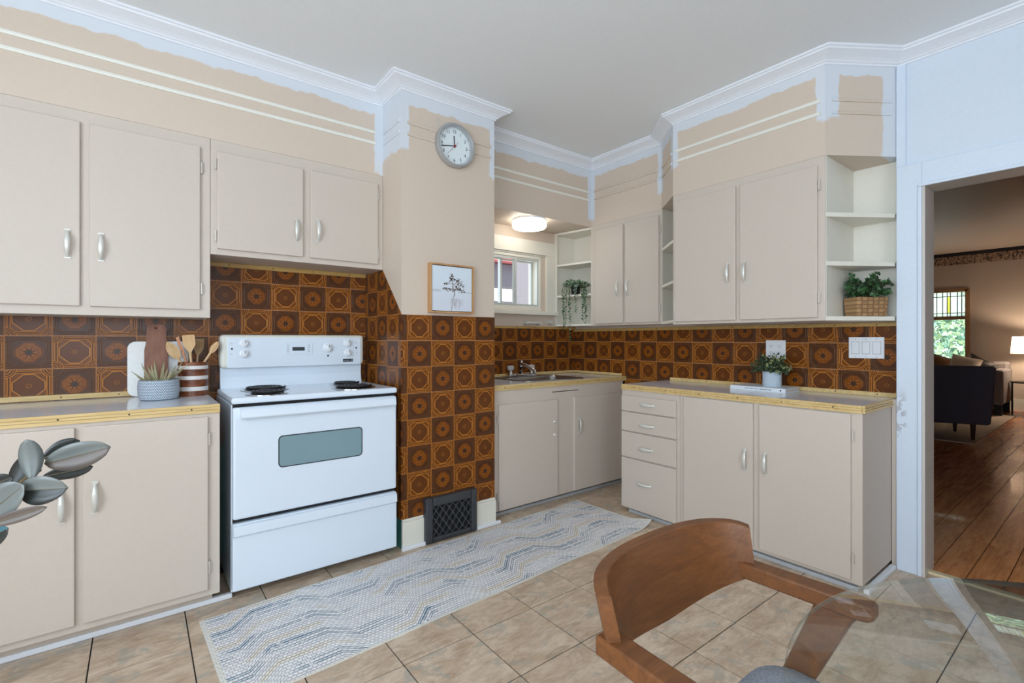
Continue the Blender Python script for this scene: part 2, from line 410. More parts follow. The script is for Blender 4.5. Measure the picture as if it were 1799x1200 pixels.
w_chim = struct('wall_chimney', MB().box(CXL, CXR, CYF, YS + .1, 0, CZ), 'chim', 'beige chimney breast tiled halfway up beside stove', 'wall')
WX0, WX1, WZ0, WZ1 = 2.17, 2.715, 1.415, 1.86      # sink window opening
w_sink = struct('wall_sink', MB().box(CXR - .05, WX0, YS, YS + .16, 0, CZ).box(WX1, 3.3, YS, YS + .16, 0, CZ).box(WX0, WX1, YS, YS + .16, 0, WZ0).box(WX0, WX1, YS, YS + .16, WZ1, CZ), 'beige', 'wall around the small window over the sink', 'wall')
w_right = struct('wall_right', MB().box(XW, XD1, DY1 + .1, YS, 0, CZ), 'beige', 'right wall with brown tiles above the counter', 'wall')
w_door = struct('wall_doorway', MB().box(XD0, XD1, DY1, DY1 + .1, 0, CZ).box(XD0, XD1, DY0, DY1, DZ, CZ).box(XD0, XD1, YR, DY0, 0, CZ), 'doorwall', 'pale blue-white primed wall around the doorway', 'wall')
# walls behind the camera, each with a window opening
struct('wall_left', MB().box(XL - .12, XL, YR, -1.0, 0, CZ).box(XL - .12, XL, 1.2, 3.2, 0, CZ).box(XL - .12, XL, -1.0, 1.2, 0, .8).box(XL - .12, XL, -1.0, 1.2, 2.3, CZ), 'beige', 'beige wall behind the rubber plant with wide window', 'wall')
struct('wall_rear', MB().box(XL, -1.30, YR - .12, YR, 0, CZ).box(.60, XD1, YR - .12, YR, 0, CZ).box(-1.30, .60, YR - .12, YR, 0, .8).box(-1.30, .60, YR - .12, YR, 2.2, CZ), 'beige', 'beige wall behind the dining table with window', 'wall')
for nm, seg in (('window_2', [(XL - .08, XL - .03, -1.0, 1.2)]), ('window_3', [(-1.30, .60, YR - .08, YR - .03)])):
    x0, x1, y0, y1 = seg[0]; z0, z1 = (.8, 2.3) if nm == 'window_2' else (.8, 2.2); b = MB()
    b.box(x0, x1, y0, y1, z0, z0 + .05).box(x0, x1, y0, y1, z1 - .05, z1)
    if nm == 'window_2':
        for y in (y0, .075, y1 - .05): b.box(x0, x1, y, y + .05, z0, z1)
    else:
        for x in (x0, -.375, x1 - .05): b.box(x, x + .05, y0, y1, z0, z1)
    struct(nm, b, 'trimwhite', 'white framed daylight window in ' + ('beige left wall' if nm == 'window_2' else 'beige rear wall'), 'window')

# ------------------------------------------------------------------ soffits
SOF = 2.13
struct('wall_soffit_stove', MB().box(XL, CXL, UF, YB, SOF, CZ), 'sofl', 'beige soffit over stove cabinets with brushed white primer', 'soffit')
struct('wall_soffit_sink', MB().box(CXR, 2.94, 2.72, YS, 2.08, CZ), 'sofs', 'beige soffit over the sink window holding the ceiling lamp', 'soffit')
XS, XB = 2.93, 2.72
YS1, YB1, YB0 = 2.046, 1.8145, .945
ep = [(XS, 2.72), (XS, YS1), (XB, YB1), (XB, YB0), (XD0, .73), (XW + .02, .73), (XW + .02, 2.72)]
struct('wall_soffit_right', MB().prism(ep, 2.085, CZ), 'sofr', 'beige soffit over right cabinets with brushed white primer', 'soffit')

# crown moulding, mitred sweep
def sweep(path, prof, endn0=None, endn1=None):
    """path XY, room on the right-hand side of travel -> normals; prof (offset, z)"""
    n = len(path); N = []
    for i in range(n - 1):
        d = (Vector(path[i + 1]) - Vector(path[i])).normalized(); N.append(Vector((d.y, -d.x)))
    R = []
    for i in range(n):
        a = N[i - 1] if i else (endn0 or N[0]); b = N[i] if i < n - 1 else (endn1 or N[-1])
        m = (a + b) / (1 + a.dot(b)); p = Vector(path[i])
        R.append([(p.x + m.x * o, p.y + m.y * o, z) for o, z in prof])
    return MB().rings(R, True, True)
CP = [(0, CZ), (.082, CZ), (.082, CZ - .010), (.074, CZ - .013), (.072, CZ - .020), (.058, CZ - .026), (.036, CZ - .036), (.020, CZ - .046), (.015, CZ - .052), (.008, CZ - .054), (.008, CZ - .062), (0, CZ - .064)]
struct('trim_1', sweep([(XL, UF), (CXL, UF), (CXL, CYF), (CXR, CYF)], CP, None, Vector((1, 0))), 'trimwhite', 'white crown moulding above stove cabinets and chimney', 'moulding')
struct('trim_2', sweep([(CXR, 2.72), (XS, 2.72), (XS, YS1), (XB, YB1), (XB, YB0), (XD0, .73), (XD0, YR)], CP), 'trimwhite', 'white crown moulding above sink, right cabinets and doorway', 'moulding')
# half-round stripe mouldings
NT = [3]
def stripe(path, z, mat, label):
    pr = [(0, z - .009), (.006, z - .008), (.009, z), (.006, z + .008), (0, z + .009)]
    nm = 'trim_%d' % NT[0]; NT[0] += 1
    struct(nm, sweep(path, pr), mat, label, 'moulding')
for z, wd in ((2.376, 'upper'), (2.312, 'lower')):
    stripe([(XL, UF), (1.10, UF)], z, 'stripe', wd + ' thin white stripe moulding over stove cabinets')
    stripe([(CXL, UF - .02), (CXL, CYF + .02)], z, 'sofl', wd + ' thin painted stripe moulding on chimney side')
    stripe([(CXL + .035, CYF), (1.38, CYF)], z - .01, 'sofl', wd + ' thin beige stripe moulding between chimney corner and clock')
    stripe([(1.60, CYF), (CXR - .03, CYF)], z - .01, 'sofl', wd + ' thin beige stripe moulding right of the clock')
    stripe([(CXR, 2.72), (2.90, 2.72)], z - .018, 'stripe', wd + ' thin white stripe moulding over sink window')
    stripe([(XS, 2.69), (XS, YS1 + .01)], z - .01, 'sofr', wd + ' thin beige stripe moulding over narrow cabinet')
    stripe([(XS - .02, YS1 - .02), (XB + .02, YB1 + .02)], z - .01, 'sofr', wd + ' thin beige stripe moulding on small slanted soffit')
    stripe([(XB, YB1 - .02), (XB, YB0 + .02)], z - .012, 'stripe', wd + ' thin white stripe moulding over wide right cabinet')
    a = Vector((XB, YB0)); b2 = Vector((XD0, .73)); a1 = a.lerp(b2, .09); b1 = a.lerp(b2, .91)
    stripe([tuple(a1), tuple(b1)], z - .012, 'sofr', wd + ' thin beige stripe moulding on slanted soffit by doorway')

# ------------------------------------------------------------------ wall tiles
def clip(poly, reg):
    out = poly
    n = len(reg)
    for i in range(n):
        ax_, ay_ = reg[i]; bx_, by_ = reg[(i + 1) % n]; ins = lambda p: (bx_ - ax_) * (p[1] - ay_) - (by_ - ay_) * (p[0] - ax_) >= -1e-9
        res = []
        for k in range(len(out)):
            p, q = out[k], out[(k + 1) % len(out)]; a, c = ins(p), ins(q)
            if a: res.append(p)
            if a != c:
                d1 = (bx_ - ax_) * (p[1] - ay_) - (by_ - ay_) * (p[0] - ax_); d2 = (bx_ - ax_) * (q[1] - ay_) - (by_ - ay_) * (q[0] - ax_); t = d1 / (d1 - d2)
                res.append((p[0] + (q[0] - p[0]) * t, p[1] + (q[1] - p[1]) * t))
        out = res
        if len(out) < 3: return []
    return out
TCACHE = {}
def tiles(parent, to_world, su, sv, u0, v0, reg, ph=0):
    """grid of tiles in (u,v) wall coords clipped to convex region; to_world(u,v)->Matrix basis. u axis must be viewer-right"""
    us = [p[0] for p in reg]; vs = [p[1] for p in reg]
    for i in range(math.floor((min(us) - u0) / su), math.ceil((max(us) - u0) / su)):
        for j in range(math.floor((min(vs) - v0) / sv), math.ceil((max(vs) - v0) / sv)):
            g = .0005; a, b_ = u0 + i * su, v0 + j * sv
            cell = [(a + g, b_ + g), (a + su - g, b_ + g), (a + su - g, b_ + sv - g), (a + g, b_ + sv - g)]
            p = clip(cell, reg)
            if len(p) < 3 or abs(sum(p[k][0] * p[(k + 1) % len(p)][1] - p[(k + 1) % len(p)][0] * p[k][1] for k in range(len(p)))) < .0006: continue
            kind = 'tile_a' if (i + j + ph) % 2 == 0 else 'tile_b'
            cu, cv = a + su / 2, b_ + sv / 2
            loc = [((q[0] - cu) * .15 / su, (q[1] - cv) * .15 / sv) for q in p]
            key = (kind, tuple((round(q[0], 4), round(q[1], 4)) for q in loc))
            if key not in TCACHE:
                me = MB().prism(loc, 0, .004).mesh('tile'); me.materials.append(M[kind]); TCACHE[key] = me
            o = bpy.data.objects.new('tile', TCACHE[key]); link(o, parent); o.matrix_basis = to_world(cu, cv) @ Matrix.Diagonal((su / .15, sv / .15, 1, 1))
def basis(x, y, n, o): return Matrix(((x[0], y[0], n[0], o[0]), (x[1], y[1], n[1], o[1]), (x[2], y[2], n[2], o[2]), (0, 0, 0, 1)))
mS = lambda u, v: basis((1, 0, 0), (0, 0, 1), (0, -1, 0), (u, YB, v))
mC = lambda u, v: basis((1, 0, 0), (0, 0, 1), (0, -1, 0), (u, CYF, v))
mK = lambda u, v: basis((1, 0, 0), (0, 0, 1), (0, -1, 0), (u, YS, v))
mL = lambda u, v: basis((0, -1, 0), (0, 0, 1), (-1, 0, 0), (CXL, -u, v))   # u = -Y
mR = lambda u, v: basis((0, -1, 0), (0, 0, 1), (-1, 0, 0), (XW, -u, v))
rect = lambda a, b, c, d: [(a, c), (b, c), (b, d), (a, d)]
tiles(w_stove, mS, .1507, .149, -.4615, 1.1755, rect(-.98, .280, .880, 1.262), 1)
tiles(w_stove, mS, .1507, .149, -.4615, 1.1755, rect(.280, CXL, .60, 1.566), 1)
tiles(w_chim, mC, .1497, .1475, 1.1765, 1.1518, rect(CXL - .003, CXR, .163, 1.297), 1)
tiles(w_chim, mL, .1497, .1475, -2.505, 1.1518, [(-2.999, .163), (-CYF, .163), (-CYF, 1.300), (-UF, 1.570), (-2.999, 1.570)], 0)
tiles(w_sink, mK, .1475, .148, 2.306, 1.139, rect(CXR, XW, .862, 1.262), 1)
tiles(w_right, mR, .1505, .149, -3.1258, 1.139, rect(-3.10, -.735, .70, 1.25), 0)

# ------------------------------------------------------------------ wooden strips with nails
def strip(name, a, b, z0, z1, d, mat, label, nrm, nails=True):
    """strip on a wall from a to b (XY), projecting d along nrm"""
    a = Vector(a); b = Vector(b); n = Vector(nrm) * d; poly = [tuple(a), tuple(b), tuple(b + n), tuple(a + n)]
    nm = 'trim_%d' % NT[0]; NT[0] += 1
    o = struct(nm, MB().prism(poly, z0, z1), mat, label, 'strip', bevel=.003)
    if nails:
        mb = MB(); L = (b - a).length; k = max(2, int(L / .19)); t = (b - a) / L
        for i in range(k):
            p = a + t * (L * (i + .5) / k) + n; c = (p.x, p.y, (z0 + z1) / 2)
            mb.lathe([(.0035, -.001), (.0035, .0006)], c, 6, 'y' if abs(nrm[1]) > .5 else 'x')
        q = obj('nails', mb, 'nail', o); q['kind'] = 'stuff'
    return o
strip('s', (-1.2, YB), (.23, YB), .884, .908, .014, 'pine', 'pine strip along the back of the stove-side counter', (0, -1))
strip('s', (.276, YB), (CXL, YB), 1.548, 1.572, .012, 'brass', 'pine strip under cabinet above the stove', (0, -1))
strip('s', (CXR, YS), (XW, YS), .862, .882, .014, 'pine', 'pine strip behind the kitchen sink', (0, -1))
strip('s', (XW, YS), (XW, 2.555), .862, .882, .014, 'pine', 'short pine strip beside sink on right wall', (-1, 0))
strip('s', (XW, 2.10), (XW, .735), .855, .878, .014, 'pine', 'pine strip along the back of right counter', (-1, 0))
strip('s', (XW, YS), (XW, .735), 1.228, 1.250, .016, 'brass', 'pine strip under the right wall cabinets', (-1, 0))
strip('s', (CXR, YS), (XW, YS), 1.248, 1.268, .012, 'brass', 'pine strip under sink window wall', (0, -1), True)

# ------------------------------------------------------------------ shared hardware
def pull_mesh():
    R = []; n = 10
    for i in range(17):
        s = -1 + 2 * i / 16; zz = s * .056
        out = .004 + .021 * max(0, 1 - abs(s) ** 2.4) ** .8
        wd = .0042 + .0062 * (1 - s * s) ** 1.3 + (.005 if abs(s) > .93 else 0); th = .0045 if abs(s) < .9 else .004
        R.append([(wd * math.cos(2 * math.pi * k / n), -out + th * math.sin(2 * math.pi * k / n), zz) for k in range(n)])
    m = MB().rings(R)
    for s in (-1, 1): m.box(-.0095, .0095, -.004, 0, s * .056 - .005, s * .056 + .005)
    me = m.mesh('handle', True); me.materials.append(M['pull']); return me
ME_PULL = pull_mesh()
def hinge_mesh():
    m = MB().box(-.007, .007, -.002, 0, -.024, .024); m.tube([(0, -.005, -.026), (0, -.005, .026)], .0042, 8)
    me = m.mesh('hinge', True); me.materials.append(M['hinge']); return me
ME_HINGE = hinge_mesh()
RX = -math.pi / 2                                  # turn a -Y facing part to face -X
def door_y(par, x0, x1, z0, z1, yf, th=.016, hx=None, hz=None, hinge=None, name='door', hrot=0):
    d = obj(name, MB().box(x0, x1, yf - th, yf, z0, z1), 'cab', par, bevel=.004)
    if hx is not None: put('handle', ME_PULL, d, (hx, yf - th, hz), (0, hrot, 0))
    if hinge is not None:
        for t in (.13, .87): put('hinge', ME_HINGE, d, (hinge, yf - .004, z0 + (z1 - z0) * t))
    return d
def door_x(par, y0, y1, z0, z1, xf, th=.016, hy=None, hz=None, hinge=None, name='door', horiz=False):
    d = obj(name, MB().box(xf - th, xf, y0, y1, z0, z1), 'cab', par, bevel=.004)
    if hy is not None:
        o = put('handle', ME_PULL, d, (xf - th, hy, hz))
        o.rotation_euler = (Matrix.Rotation(RX, 3, 'Z') @ Matrix.Rotation(math.pi / 2 if horiz else 0, 3, 'Y')).to_euler()
    if hinge is not None:
        for t in (.13, .87): put('hinge', ME_HINGE, d, (xf - .004, hinge, z0 + (z1 - z0) * t), (0, 0, RX))
    return d
def countertop(name, loc, label, boxes, edges, z, th=.032):
    t = thing(name, loc, label, 'countertop'); m = MB()
    for q in boxes: m.box(*q, z - th, z)
    obj('laminate_top', m, 'lam', t)
    nl = MB()
    for (a, b, n) in edges:                        # grooved wooden nosing
        a = Vector(a); b = Vector(b); n = Vector(n); L = (b - a).length; g = MB()
        for z0, z1, d in ((z - th - .002, z - .022, .010), (z - .022, z - .0195, .006), (z - .0195, z - .011, .0115), (z - .011, z - .0085, .007), (z - .0085, z + .0015, .010)):
            g.prism([tuple(a), tuple(b), tuple(b + n * d), tuple(a + n * d)], z0, z1)
        obj('nosing', g, 'pine', t)
        k = max(2, int(L / .2)); tt = (b - a) / L
        for i in range(k):
            p = a + tt * (L * (i + .5) / k) + n * .0115
            nl.lathe([(.0035, -.002), (.0035, .0005)], (p.x, p.y, z - .015), 6, 'y' if abs(n.y) > .5 else 'x')
    q = obj('nails', nl, 'nail', t); q['kind'] = 'stuff'
    return t

# ------------------------------------------------------------------ stove-side base cabinet, counter, wall cabinets
FL = 2.41                                          # face
t = thing('base_cabinet', (-.35, FL, 0), 'cream base cabinet with two doors left of the stove', 'cabinet')
xr = PY(386, 800, FL).x
obj('body', MB().box(-1.15, xr, FL, YB - .02, .07, .847), 'cab', t)
obj('toe_kick', MB().box(-1.15, xr - .02, FL + .07, YB - .02, 0, .07), 'cab', t)
x_a, x_b, x_c = PY(131, 800, FL - .016).x, PY(145.5, 800, FL - .016).x, PY(366, 800, FL - .016).x
p = PY(108, 891, FL - .016); door_y(t, -.95, x_a, .098, .832, FL, hx=p.x, hz=p.z)
p = PY(167, 873.5, FL - .016); door_y(t, x_b, x_c, .098, .832, FL, hx=p.x, hz=p.z, hinge=x_c + .004)
countertop('countertop', (-.35, 2.7, .88), 'pale laminate counter with pine edge left of the stove', [(-1.15, xr, FL, YB)], [((-1.15, FL), (xr, FL), (0, -1))], .881)
strip('s', (-1.15, FL + .085), (.33, FL + .085), 0, .022, .022, 'trimwhite', 'white quarter-round at floor under stove-side cabinet', (0, -1), False)

XU = PY(369.4, 500, UF).x
t = thing('wall_cabinet', (-.3, UF, 1.263), 'tall cream wall cabinet left of the stove cabinet', 'cabinet')
obj('body', MB().box(-1.2, XU, UF, YB, 1.263, SOF), 'cab', t, bevel=.002)
YD = UF - .016
p = PY(118.5, 428, YD); door_y(t, -.95, PY(140.5, 400, YD).x, 1.30, 2.078, UF, hx=p.x, hz=p.z)
p = PY(177.5, 434.5, YD); xc = PY(352, 400, YD).x; door_y(t, PY(156.5, 400, YD).x, xc, 1.30, 2.078, UF, hx=p.x, hz=p.z, hinge=xc + .006)
t = thing('wall_cabinet', (.7, UF, 1.572), 'short cream wall cabinet with two doors above the stove', 'cabinet')
obj('body', MB().box(XU + .001, CXL - .001, UF, YB, 1.572, SOF), 'cab', t, bevel=.002)
p = PY(520.5, 404.5, YD); xa = PY(382, 400, YD).x; door_y(t, xa, PY(533, 400, YD).x, 1.60, 2.072, UF, hx=p.x, hz=p.z, hinge=xa - .006)
p = PY(559, 405, YD); xb = PY(664.5, 400, YD).x; door_y(t, PY(545.5, 400, YD).x, xb, 1.60, 2.072, UF, hx=p.x, hz=p.z, hinge=xb + .004)

# ------------------------------------------------------------------ stove
SX0, SX1, SF = .322, 1.094, 2.42
t = thing('stove', ((SX0 + SX1) / 2, 2.7, 0), 'white electric coil stove with oven beside the tiled chimney', 'stove')
obj('body', MB().box(SX0, SX1, SF + .035, 2.975, .03, .868), 'enamel', t, bevel=.006)
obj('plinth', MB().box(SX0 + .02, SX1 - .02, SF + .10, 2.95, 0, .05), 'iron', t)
ct = obj('cooktop', MB().box(SX0 - .002, SX1 + .002, SF - .004, 2.93, .872, .901), 'enamel', t, bevel=.010, seg=3)
obj('gap_shade', MB().box(SX0 + .006, SX1 - .006, SF + .022, SF + .036, .850, .873), 'recess_shade', t)  # dark strip standing in for the shade under the cooktop lip
def burner(c, r):
    bt = obj('burner', MB().lathe([(r + .022, .0), (r + .022, .003), (r + .012, .005), (r + .004, .001), (0, .001)], (c[0], c[1], .901), 32), 'chrome', t, True)
    m = MB(); pts = []; turns = 4 if r > .085 else 3
    for i in range(turns * 22 + 1):
        a = i / 22 * 2 * math.pi; rr = r * (.22 + .78 * i / (turns * 22)); pts.append((c[0] + rr * math.cos(a), c[1] + rr * math.sin(a), .9125))
    m.tube(pts, .0054, 6); obj('coil', m, 'coil', bt, True)
    obj('drip_bowl', MB().lathe([(r + .002, .0022), (0, .0022)], (c[0], c[1], .9015), 28, 'z', False), 'coil', bt)
burner((.482, 2.525), .072); burner((.515, 2.745), .094); burner((.905, 2.550), .092); burner((.940, 2.770), .070)
# backguard
BG = 2.885
pr = [(2.975, .90), (2.905, .90), (2.912, .925), (2.918, .96), (2.915, 1.0), (2.915, 1.012), (2.975, 1.012)]
obj('backsplash', MB().rings([[(x, y, z) for y, z in pr] for x in (SX0 + .012, SX1 - .012)]), 'enamel', t, bevel=.003)
obj('backguard', MB().box(SX0 + .008, SX1 - .006, BG, 2.978, 1.008, 1.184), 'enamel_old', t, bevel=.018, seg=3)
px0, px1 = PY(399.5, 620, BG).x, PY(633, 620, BG).x
cp_ = obj('control_panel', MB().box(px0, px1, BG - .003, BG + .01, 1.010, 1.168), 'enamel', t, bevel=.001)
YP = BG - .003
def knob_mesh():
    m = MB().lathe([(.024, 0), (.023, .004), (.016, .007), (.016, .018), (.014, .020)], (0, 0, 0), 20, 'y').box(-.0045, .0045, -.028, -.016, -.016, .016)
    me = m.mesh('knob', True); me.materials.append(M['plastic']); return me
ME_K = knob_mesh(); ME_KM = MB().box(-.0012, .0012, -.0290, -.0275, .002, .015).mesh('pointer'); ME_KM.materials.append(M['ink'])
for u, v, s in ((429.4, 603, 1), (429.2, 621.5, 1), (576, 611, 1.15), (610.3, 602.5, 1), (611, 619.5, 1)):
    p = PY(u, v, YP); k = put('knob', ME_K, t, p); k.scale = (s, 1, s); put('pointer', ME_KM, k, (0, 0, 0))
    dm = MB()
    for a in range(9):
        an = math.radians(-120 + 30 * a + 90); q = (p.x + .036 * s * math.cos(an), YP - .0004, p.z + .034 * s * math.sin(an)); dm.box(q[0] - .0015, q[0] + .0015, q[1], q[1] + .0005, q[2] - .0012, q[2] + .0012)
    obj('dial_marks', dm, 'lgrey', cp_)['kind'] = 'stuff'
for u, v in ((407.4, 613), (576.3, 625), (625.8, 611)):
    p = PY(u, v, YP); obj('indicator_light', MB().lathe([(.0052, 0), (.004, .003)], p, 10, 'y'), 'ink', cp_)
for u, v in ((406.5, 603.5), (406.5, 622.8), (626, 602), (626.5, 619.5)):
    p = PY(u, v, YP); obj('burner_symbol', MB().box(p.x - .005, p.x + .005, YP - .0006, YP, p.z + .001, p.z + .003).box(p.x - .005, p.x + .005, YP - .0006, YP, p.z - .004, p.z - .002), 'lgrey', cp_)
a, b = PY(500, 602.5, YP), PY(549, 622.5, YP)
tp = obj('timer_panel', MB().box(a.x, b.x, YP - .003, YP, b.z, a.z), 'enamel', cp_, bevel=.002)
a, b = PY(513.5, 609.8, YP), PY(535, 615.8, YP); obj('display', MB().box(a.x, b.x, YP - .0045, YP, b.z, a.z), 'dgrey', t)
for u in (506, 542.5):
    for v in (606.5, 610, 614, 618):
        p = PY(u, v, YP); obj('button', MB().box(p.x - .006, p.x + .006, YP - .004, YP, p.z - .0022, p.z + .0022), 'lgrey', cp_)
a, b = PY(602.5, 630.6, YP), PY(619.8, 635.2, YP); bd = obj('badge', MB().box(a.x, b.x, YP - .002, YP, b.z, a.z), 'dgrey', t)
zc = (a.z + b.z) / 2; m = MB()
for i in range(7): x = a.x + .005 + i * .005; m.box(x, x + .0035, YP - .0024, YP, zc - .002, zc + .002)
m.box(b.x - .010, b.x - .005, YP - .0024, YP, zc - .004, zc + .004); obj('badge_mark', m, 'lgrey', t)
# oven door and drawer
z_g = PY(410, 920, SF).z
obj('gap_shade', MB().box(SX0 + .006, SX1 - .006, SF + .022, SF + .036, z_g - .012, z_g + .018), 'recess_shade', t)  # dark strip standing in for the shade between oven door and drawer
od = obj('oven_door', MB().box(SX0 + .003, SX1 - .003, SF - .004, SF + .03, z_g + .012, .857), 'enamel', t, bevel=.010, seg=3)
R = []
hz0, hz1 = PY(420, 737, SF - .03).z, PY(420, 719, SF - .03).z
prf = [(SF, hz1 + .004), (SF - .018, hz1), (SF - .030, hz1 - .010), (SF - .034, hz0 + .006), (SF - .030, hz0), (SF - .012, hz0 + .004), (SF, hz0 + .010)]
obj('handle', MB().rings([[(x, y, z) for y, z in prf] for x in (SX0 + .03, SX1 - .018)]), 'enamel', od, True)
a, b = PY(491, 768, SF - .004), PY(635, 800, SF - .004); wz0, wz1 = PY(491, 820, SF - .004).z, PY(491, 767.5, SF - .004).z
def rpan(x0, x1, z0, z1, r, y0, y1): return MB().rings([[(q[0], y, q[1]) for q in rr(x0, x1, z0, z1, r, 0)] for y in (y0, y1)])
obj('window_frame', rpan(a.x - .005, b.x + .005, wz0 - .005, wz1 + .005, .020, SF - .0052, SF), 'dgrey', od)
obj('window', rpan(a.x, b.x, wz0, wz1, .016, SF - .0062, SF), 'ovenglass', od)
dr = obj('storage_drawer', MB().box(SX0 + .001, SX1 - .001, SF - .004, SF + .03, .046, z_g - .006), 'enamel', t, bevel=.008, seg=3)
obj('drawer_lip', MB().rings([[(x, y, z) for y, z in ((SF, z_g - .010), (SF - .016, z_g - .014), (SF - .020, z_g - .055), (SF - .003, z_g - .066), (SF, z_g - .068))] for x in (SX0 + .004, SX1 - .006)]), 'enamel', dr, bevel=.004)

# ------------------------------------------------------------------ chimney details
cb = struct('baseboard_chimney', MB().box(CXL - .002, 1.275, CYF - .018, CYF, 0, .150).box(1.61, CXR + .002, CYF - .018, CYF, 0, .150).box(CXL, 1.275, CYF - .010, CYF, .150, .164).box(1.61, CXR, CYF - .010, CYF, .150, .164), 'oldwhite', 'cream grooved baseboard on the chimney around vent', 'baseboard', bevel=.003)
strip('s', (CXL - .01, CYF - .018), (1.275, CYF - .018), 0, .02, .018, 'trimwhite', 'white quarter-round left of the floor vent', (0, -1), False)
strip('s', (1.62, CYF - .018), (1.80, CYF - .018), 0, .02, .018, 'trimwhite', 'white quarter-round right of the floor vent', (0, -1), False)
t = thing('wall_register', (1.44, CYF - .03, 0), 'black iron heat register with lattice grille on chimney base', 'vent')
vx0, vx1, vz1, vy = 1.272, 1.616, .258, CYF - .045
obj('frame', MB().box(vx0, vx0 + .045, vy, CYF - .001, .004, vz1).box(vx1 - .04, vx1, vy, CYF - .001, .004, vz1).box(vx0 + .045, vx1 - .04, vy, CYF - .001, vz1 - .05, vz1).box(vx0 + .045, vx1 - .04, vy, CYF - .001, .004, .035), 'iron', t, bevel=.008)
obj('duct_shade', MB().box(vx0 + .03, vx1 - .03, CYF - .012, CYF - .006, .02, vz1 - .03), 'recess_shade', t)  # dark sheet behind the grille, painted in place of the unlit duct
g = MB(); gx0, gx1, gz0, gz1 = vx0 + .045, vx1 - .04, .035, vz1 - .05; s_ = .044
def seg_clip(a, b):
    t0, t1 = 0, 1; dx, dz = b[0] - a[0], b[1] - a[1]
    for p_, q_ in ((-dx, a[0] - gx0), (dx, gx1 - a[0]), (-dz, a[1] - gz0), (dz, gz1 - a[1])):
        r_ = q_ / p_
        if p_ < 0: t0 = max(t0, r_)
        else: t1 = min(t1, r_)
    return None if t0 >= t1 else ((a[0] + dx * t0, a[1] + dz * t0), (a[0] + dx * t1, a[1] + dz * t1))
for i in range(-8, 16):
    for sg in (1, -1):
        x = gx0 + i * s_; q = seg_clip((x, gz0 - .001), (x + sg * .24 * .75, gz0 + .24))
        if q: g.bar((q[0][0], vy + .012, q[0][1]), (q[1][0], vy + .012, q[1][1]), .006, .007, Vector((0, 1, 0)))
for i in range(12):
    for j in range(9):
        x = gx0 + (i * .5) * s_ * 1.0; z = gz0 + j * s_ * .6667
        if (i + j) % 2 == 0 and gx0 < x < gx1 and gz0 < z < gz1: g.lathe([(.0085, -.003), (.0085, .004)], (x, vy + .012, z), 8, 'y')
obj('grille', g, 'iron', t)

# wall clock
cp3 = PY(796.5, 258, CYF); t = thing('wall_clock', (cp3.x, CYF, cp3.z), 'round silver-rimmed wall clock on the chimney', 'clock')
CR = .128
obj('rim', MB().lathe([(CR - .004, 0), (CR, .006), (CR, .034), (CR - .005, .041), (CR - .012, .041), (CR - .017, .034), (CR - .018, .022), (CR - .018, .010)], cp3, 48, 'y', False), 'silver', t, True)
obj('dial', MB().lathe([(CR - .017, .009), (CR - .017, .012), (0, .012)], cp3, 40, 'y', False), 'face', t)
def text_mesh(s, size, mat, name):
    c = bpy.data.curves.new(name, 'FONT'); c.body = s; c.size = size; c.align_x = 'CENTER'; c.align_y = 'CENTER'; c.extrude = .0002
    o = bpy.data.objects.new(name, c); COL.objects.link(o); bpy.context.view_layer.update()
    me = bpy.data.meshes.new_from_object(o.evaluated_get(bpy.context.evaluated_depsgraph_get())); bpy.data.objects.remove(o); bpy.data.curves.remove(c)
    me.materials.clear(); me.materials.append(M[mat]); return me
for h in range(1, 13):
    a = math.radians(90 - 30 * h); rn_ = CR * .66
    put('numeral', text_mesh(str(h), .026, 'ink', 'numeral'), t, (cp3.x + rn_ * math.cos(a), CYF - .0126, cp3.z + rn_ * math.sin(a)), (math.pi / 2, 0, 0))
tk = MB()
for i in range(60):
    a = math.radians(6 * i); r0, r1 = CR * (.80 if i % 5 else .78), CR * .84; wd = .0012 if i % 5 else .003
    tk.bar((cp3.x + r0 * math.cos(a), CYF - .0126, cp3.z + r0 * math.sin(a)), (cp3.x + r1 * math.cos(a), CYF - .0126, cp3.z + r1 * math.sin(a)), wd, .0006, Vector((0, 1, 0)))
obj('minute_marks', tk, 'ink', t)['kind'] = 'stuff'
def hand(name, ang, L, back, wd, y, mat):
    a = math.radians(90 - ang); d = Vector((math.cos(a), 0, math.sin(a))); c = Vector((cp3.x, y, cp3.z))
    obj(name, MB().bar(c - d * back, c + d * L, wd, .001, Vector((0, 1, 0))), mat, t)
hand('hour_hand', 356, CR * .46, .01, .006, CYF - .015, 'ink'); hand('minute_hand', 259, CR * .72, .01, .005, CYF - .017, 'ink'); hand('second_hand', 222, CR * .60, .034, .0016, CYF - .019, 'red')
obj('hub', MB().lathe([(.006, .012), (.006, .021)], cp3, 12, 'y'), 'red', t)
p = PY(769.5, 221, CYF); struct('trim_%d' % NT[0], MB().box(p.x - .013, p.x + .013, CYF - .004, CYF, p.z - .05, p.z + .045), 'cab', 'small cream strip on chimney just above the clock', 'strip'); NT[0] += 1

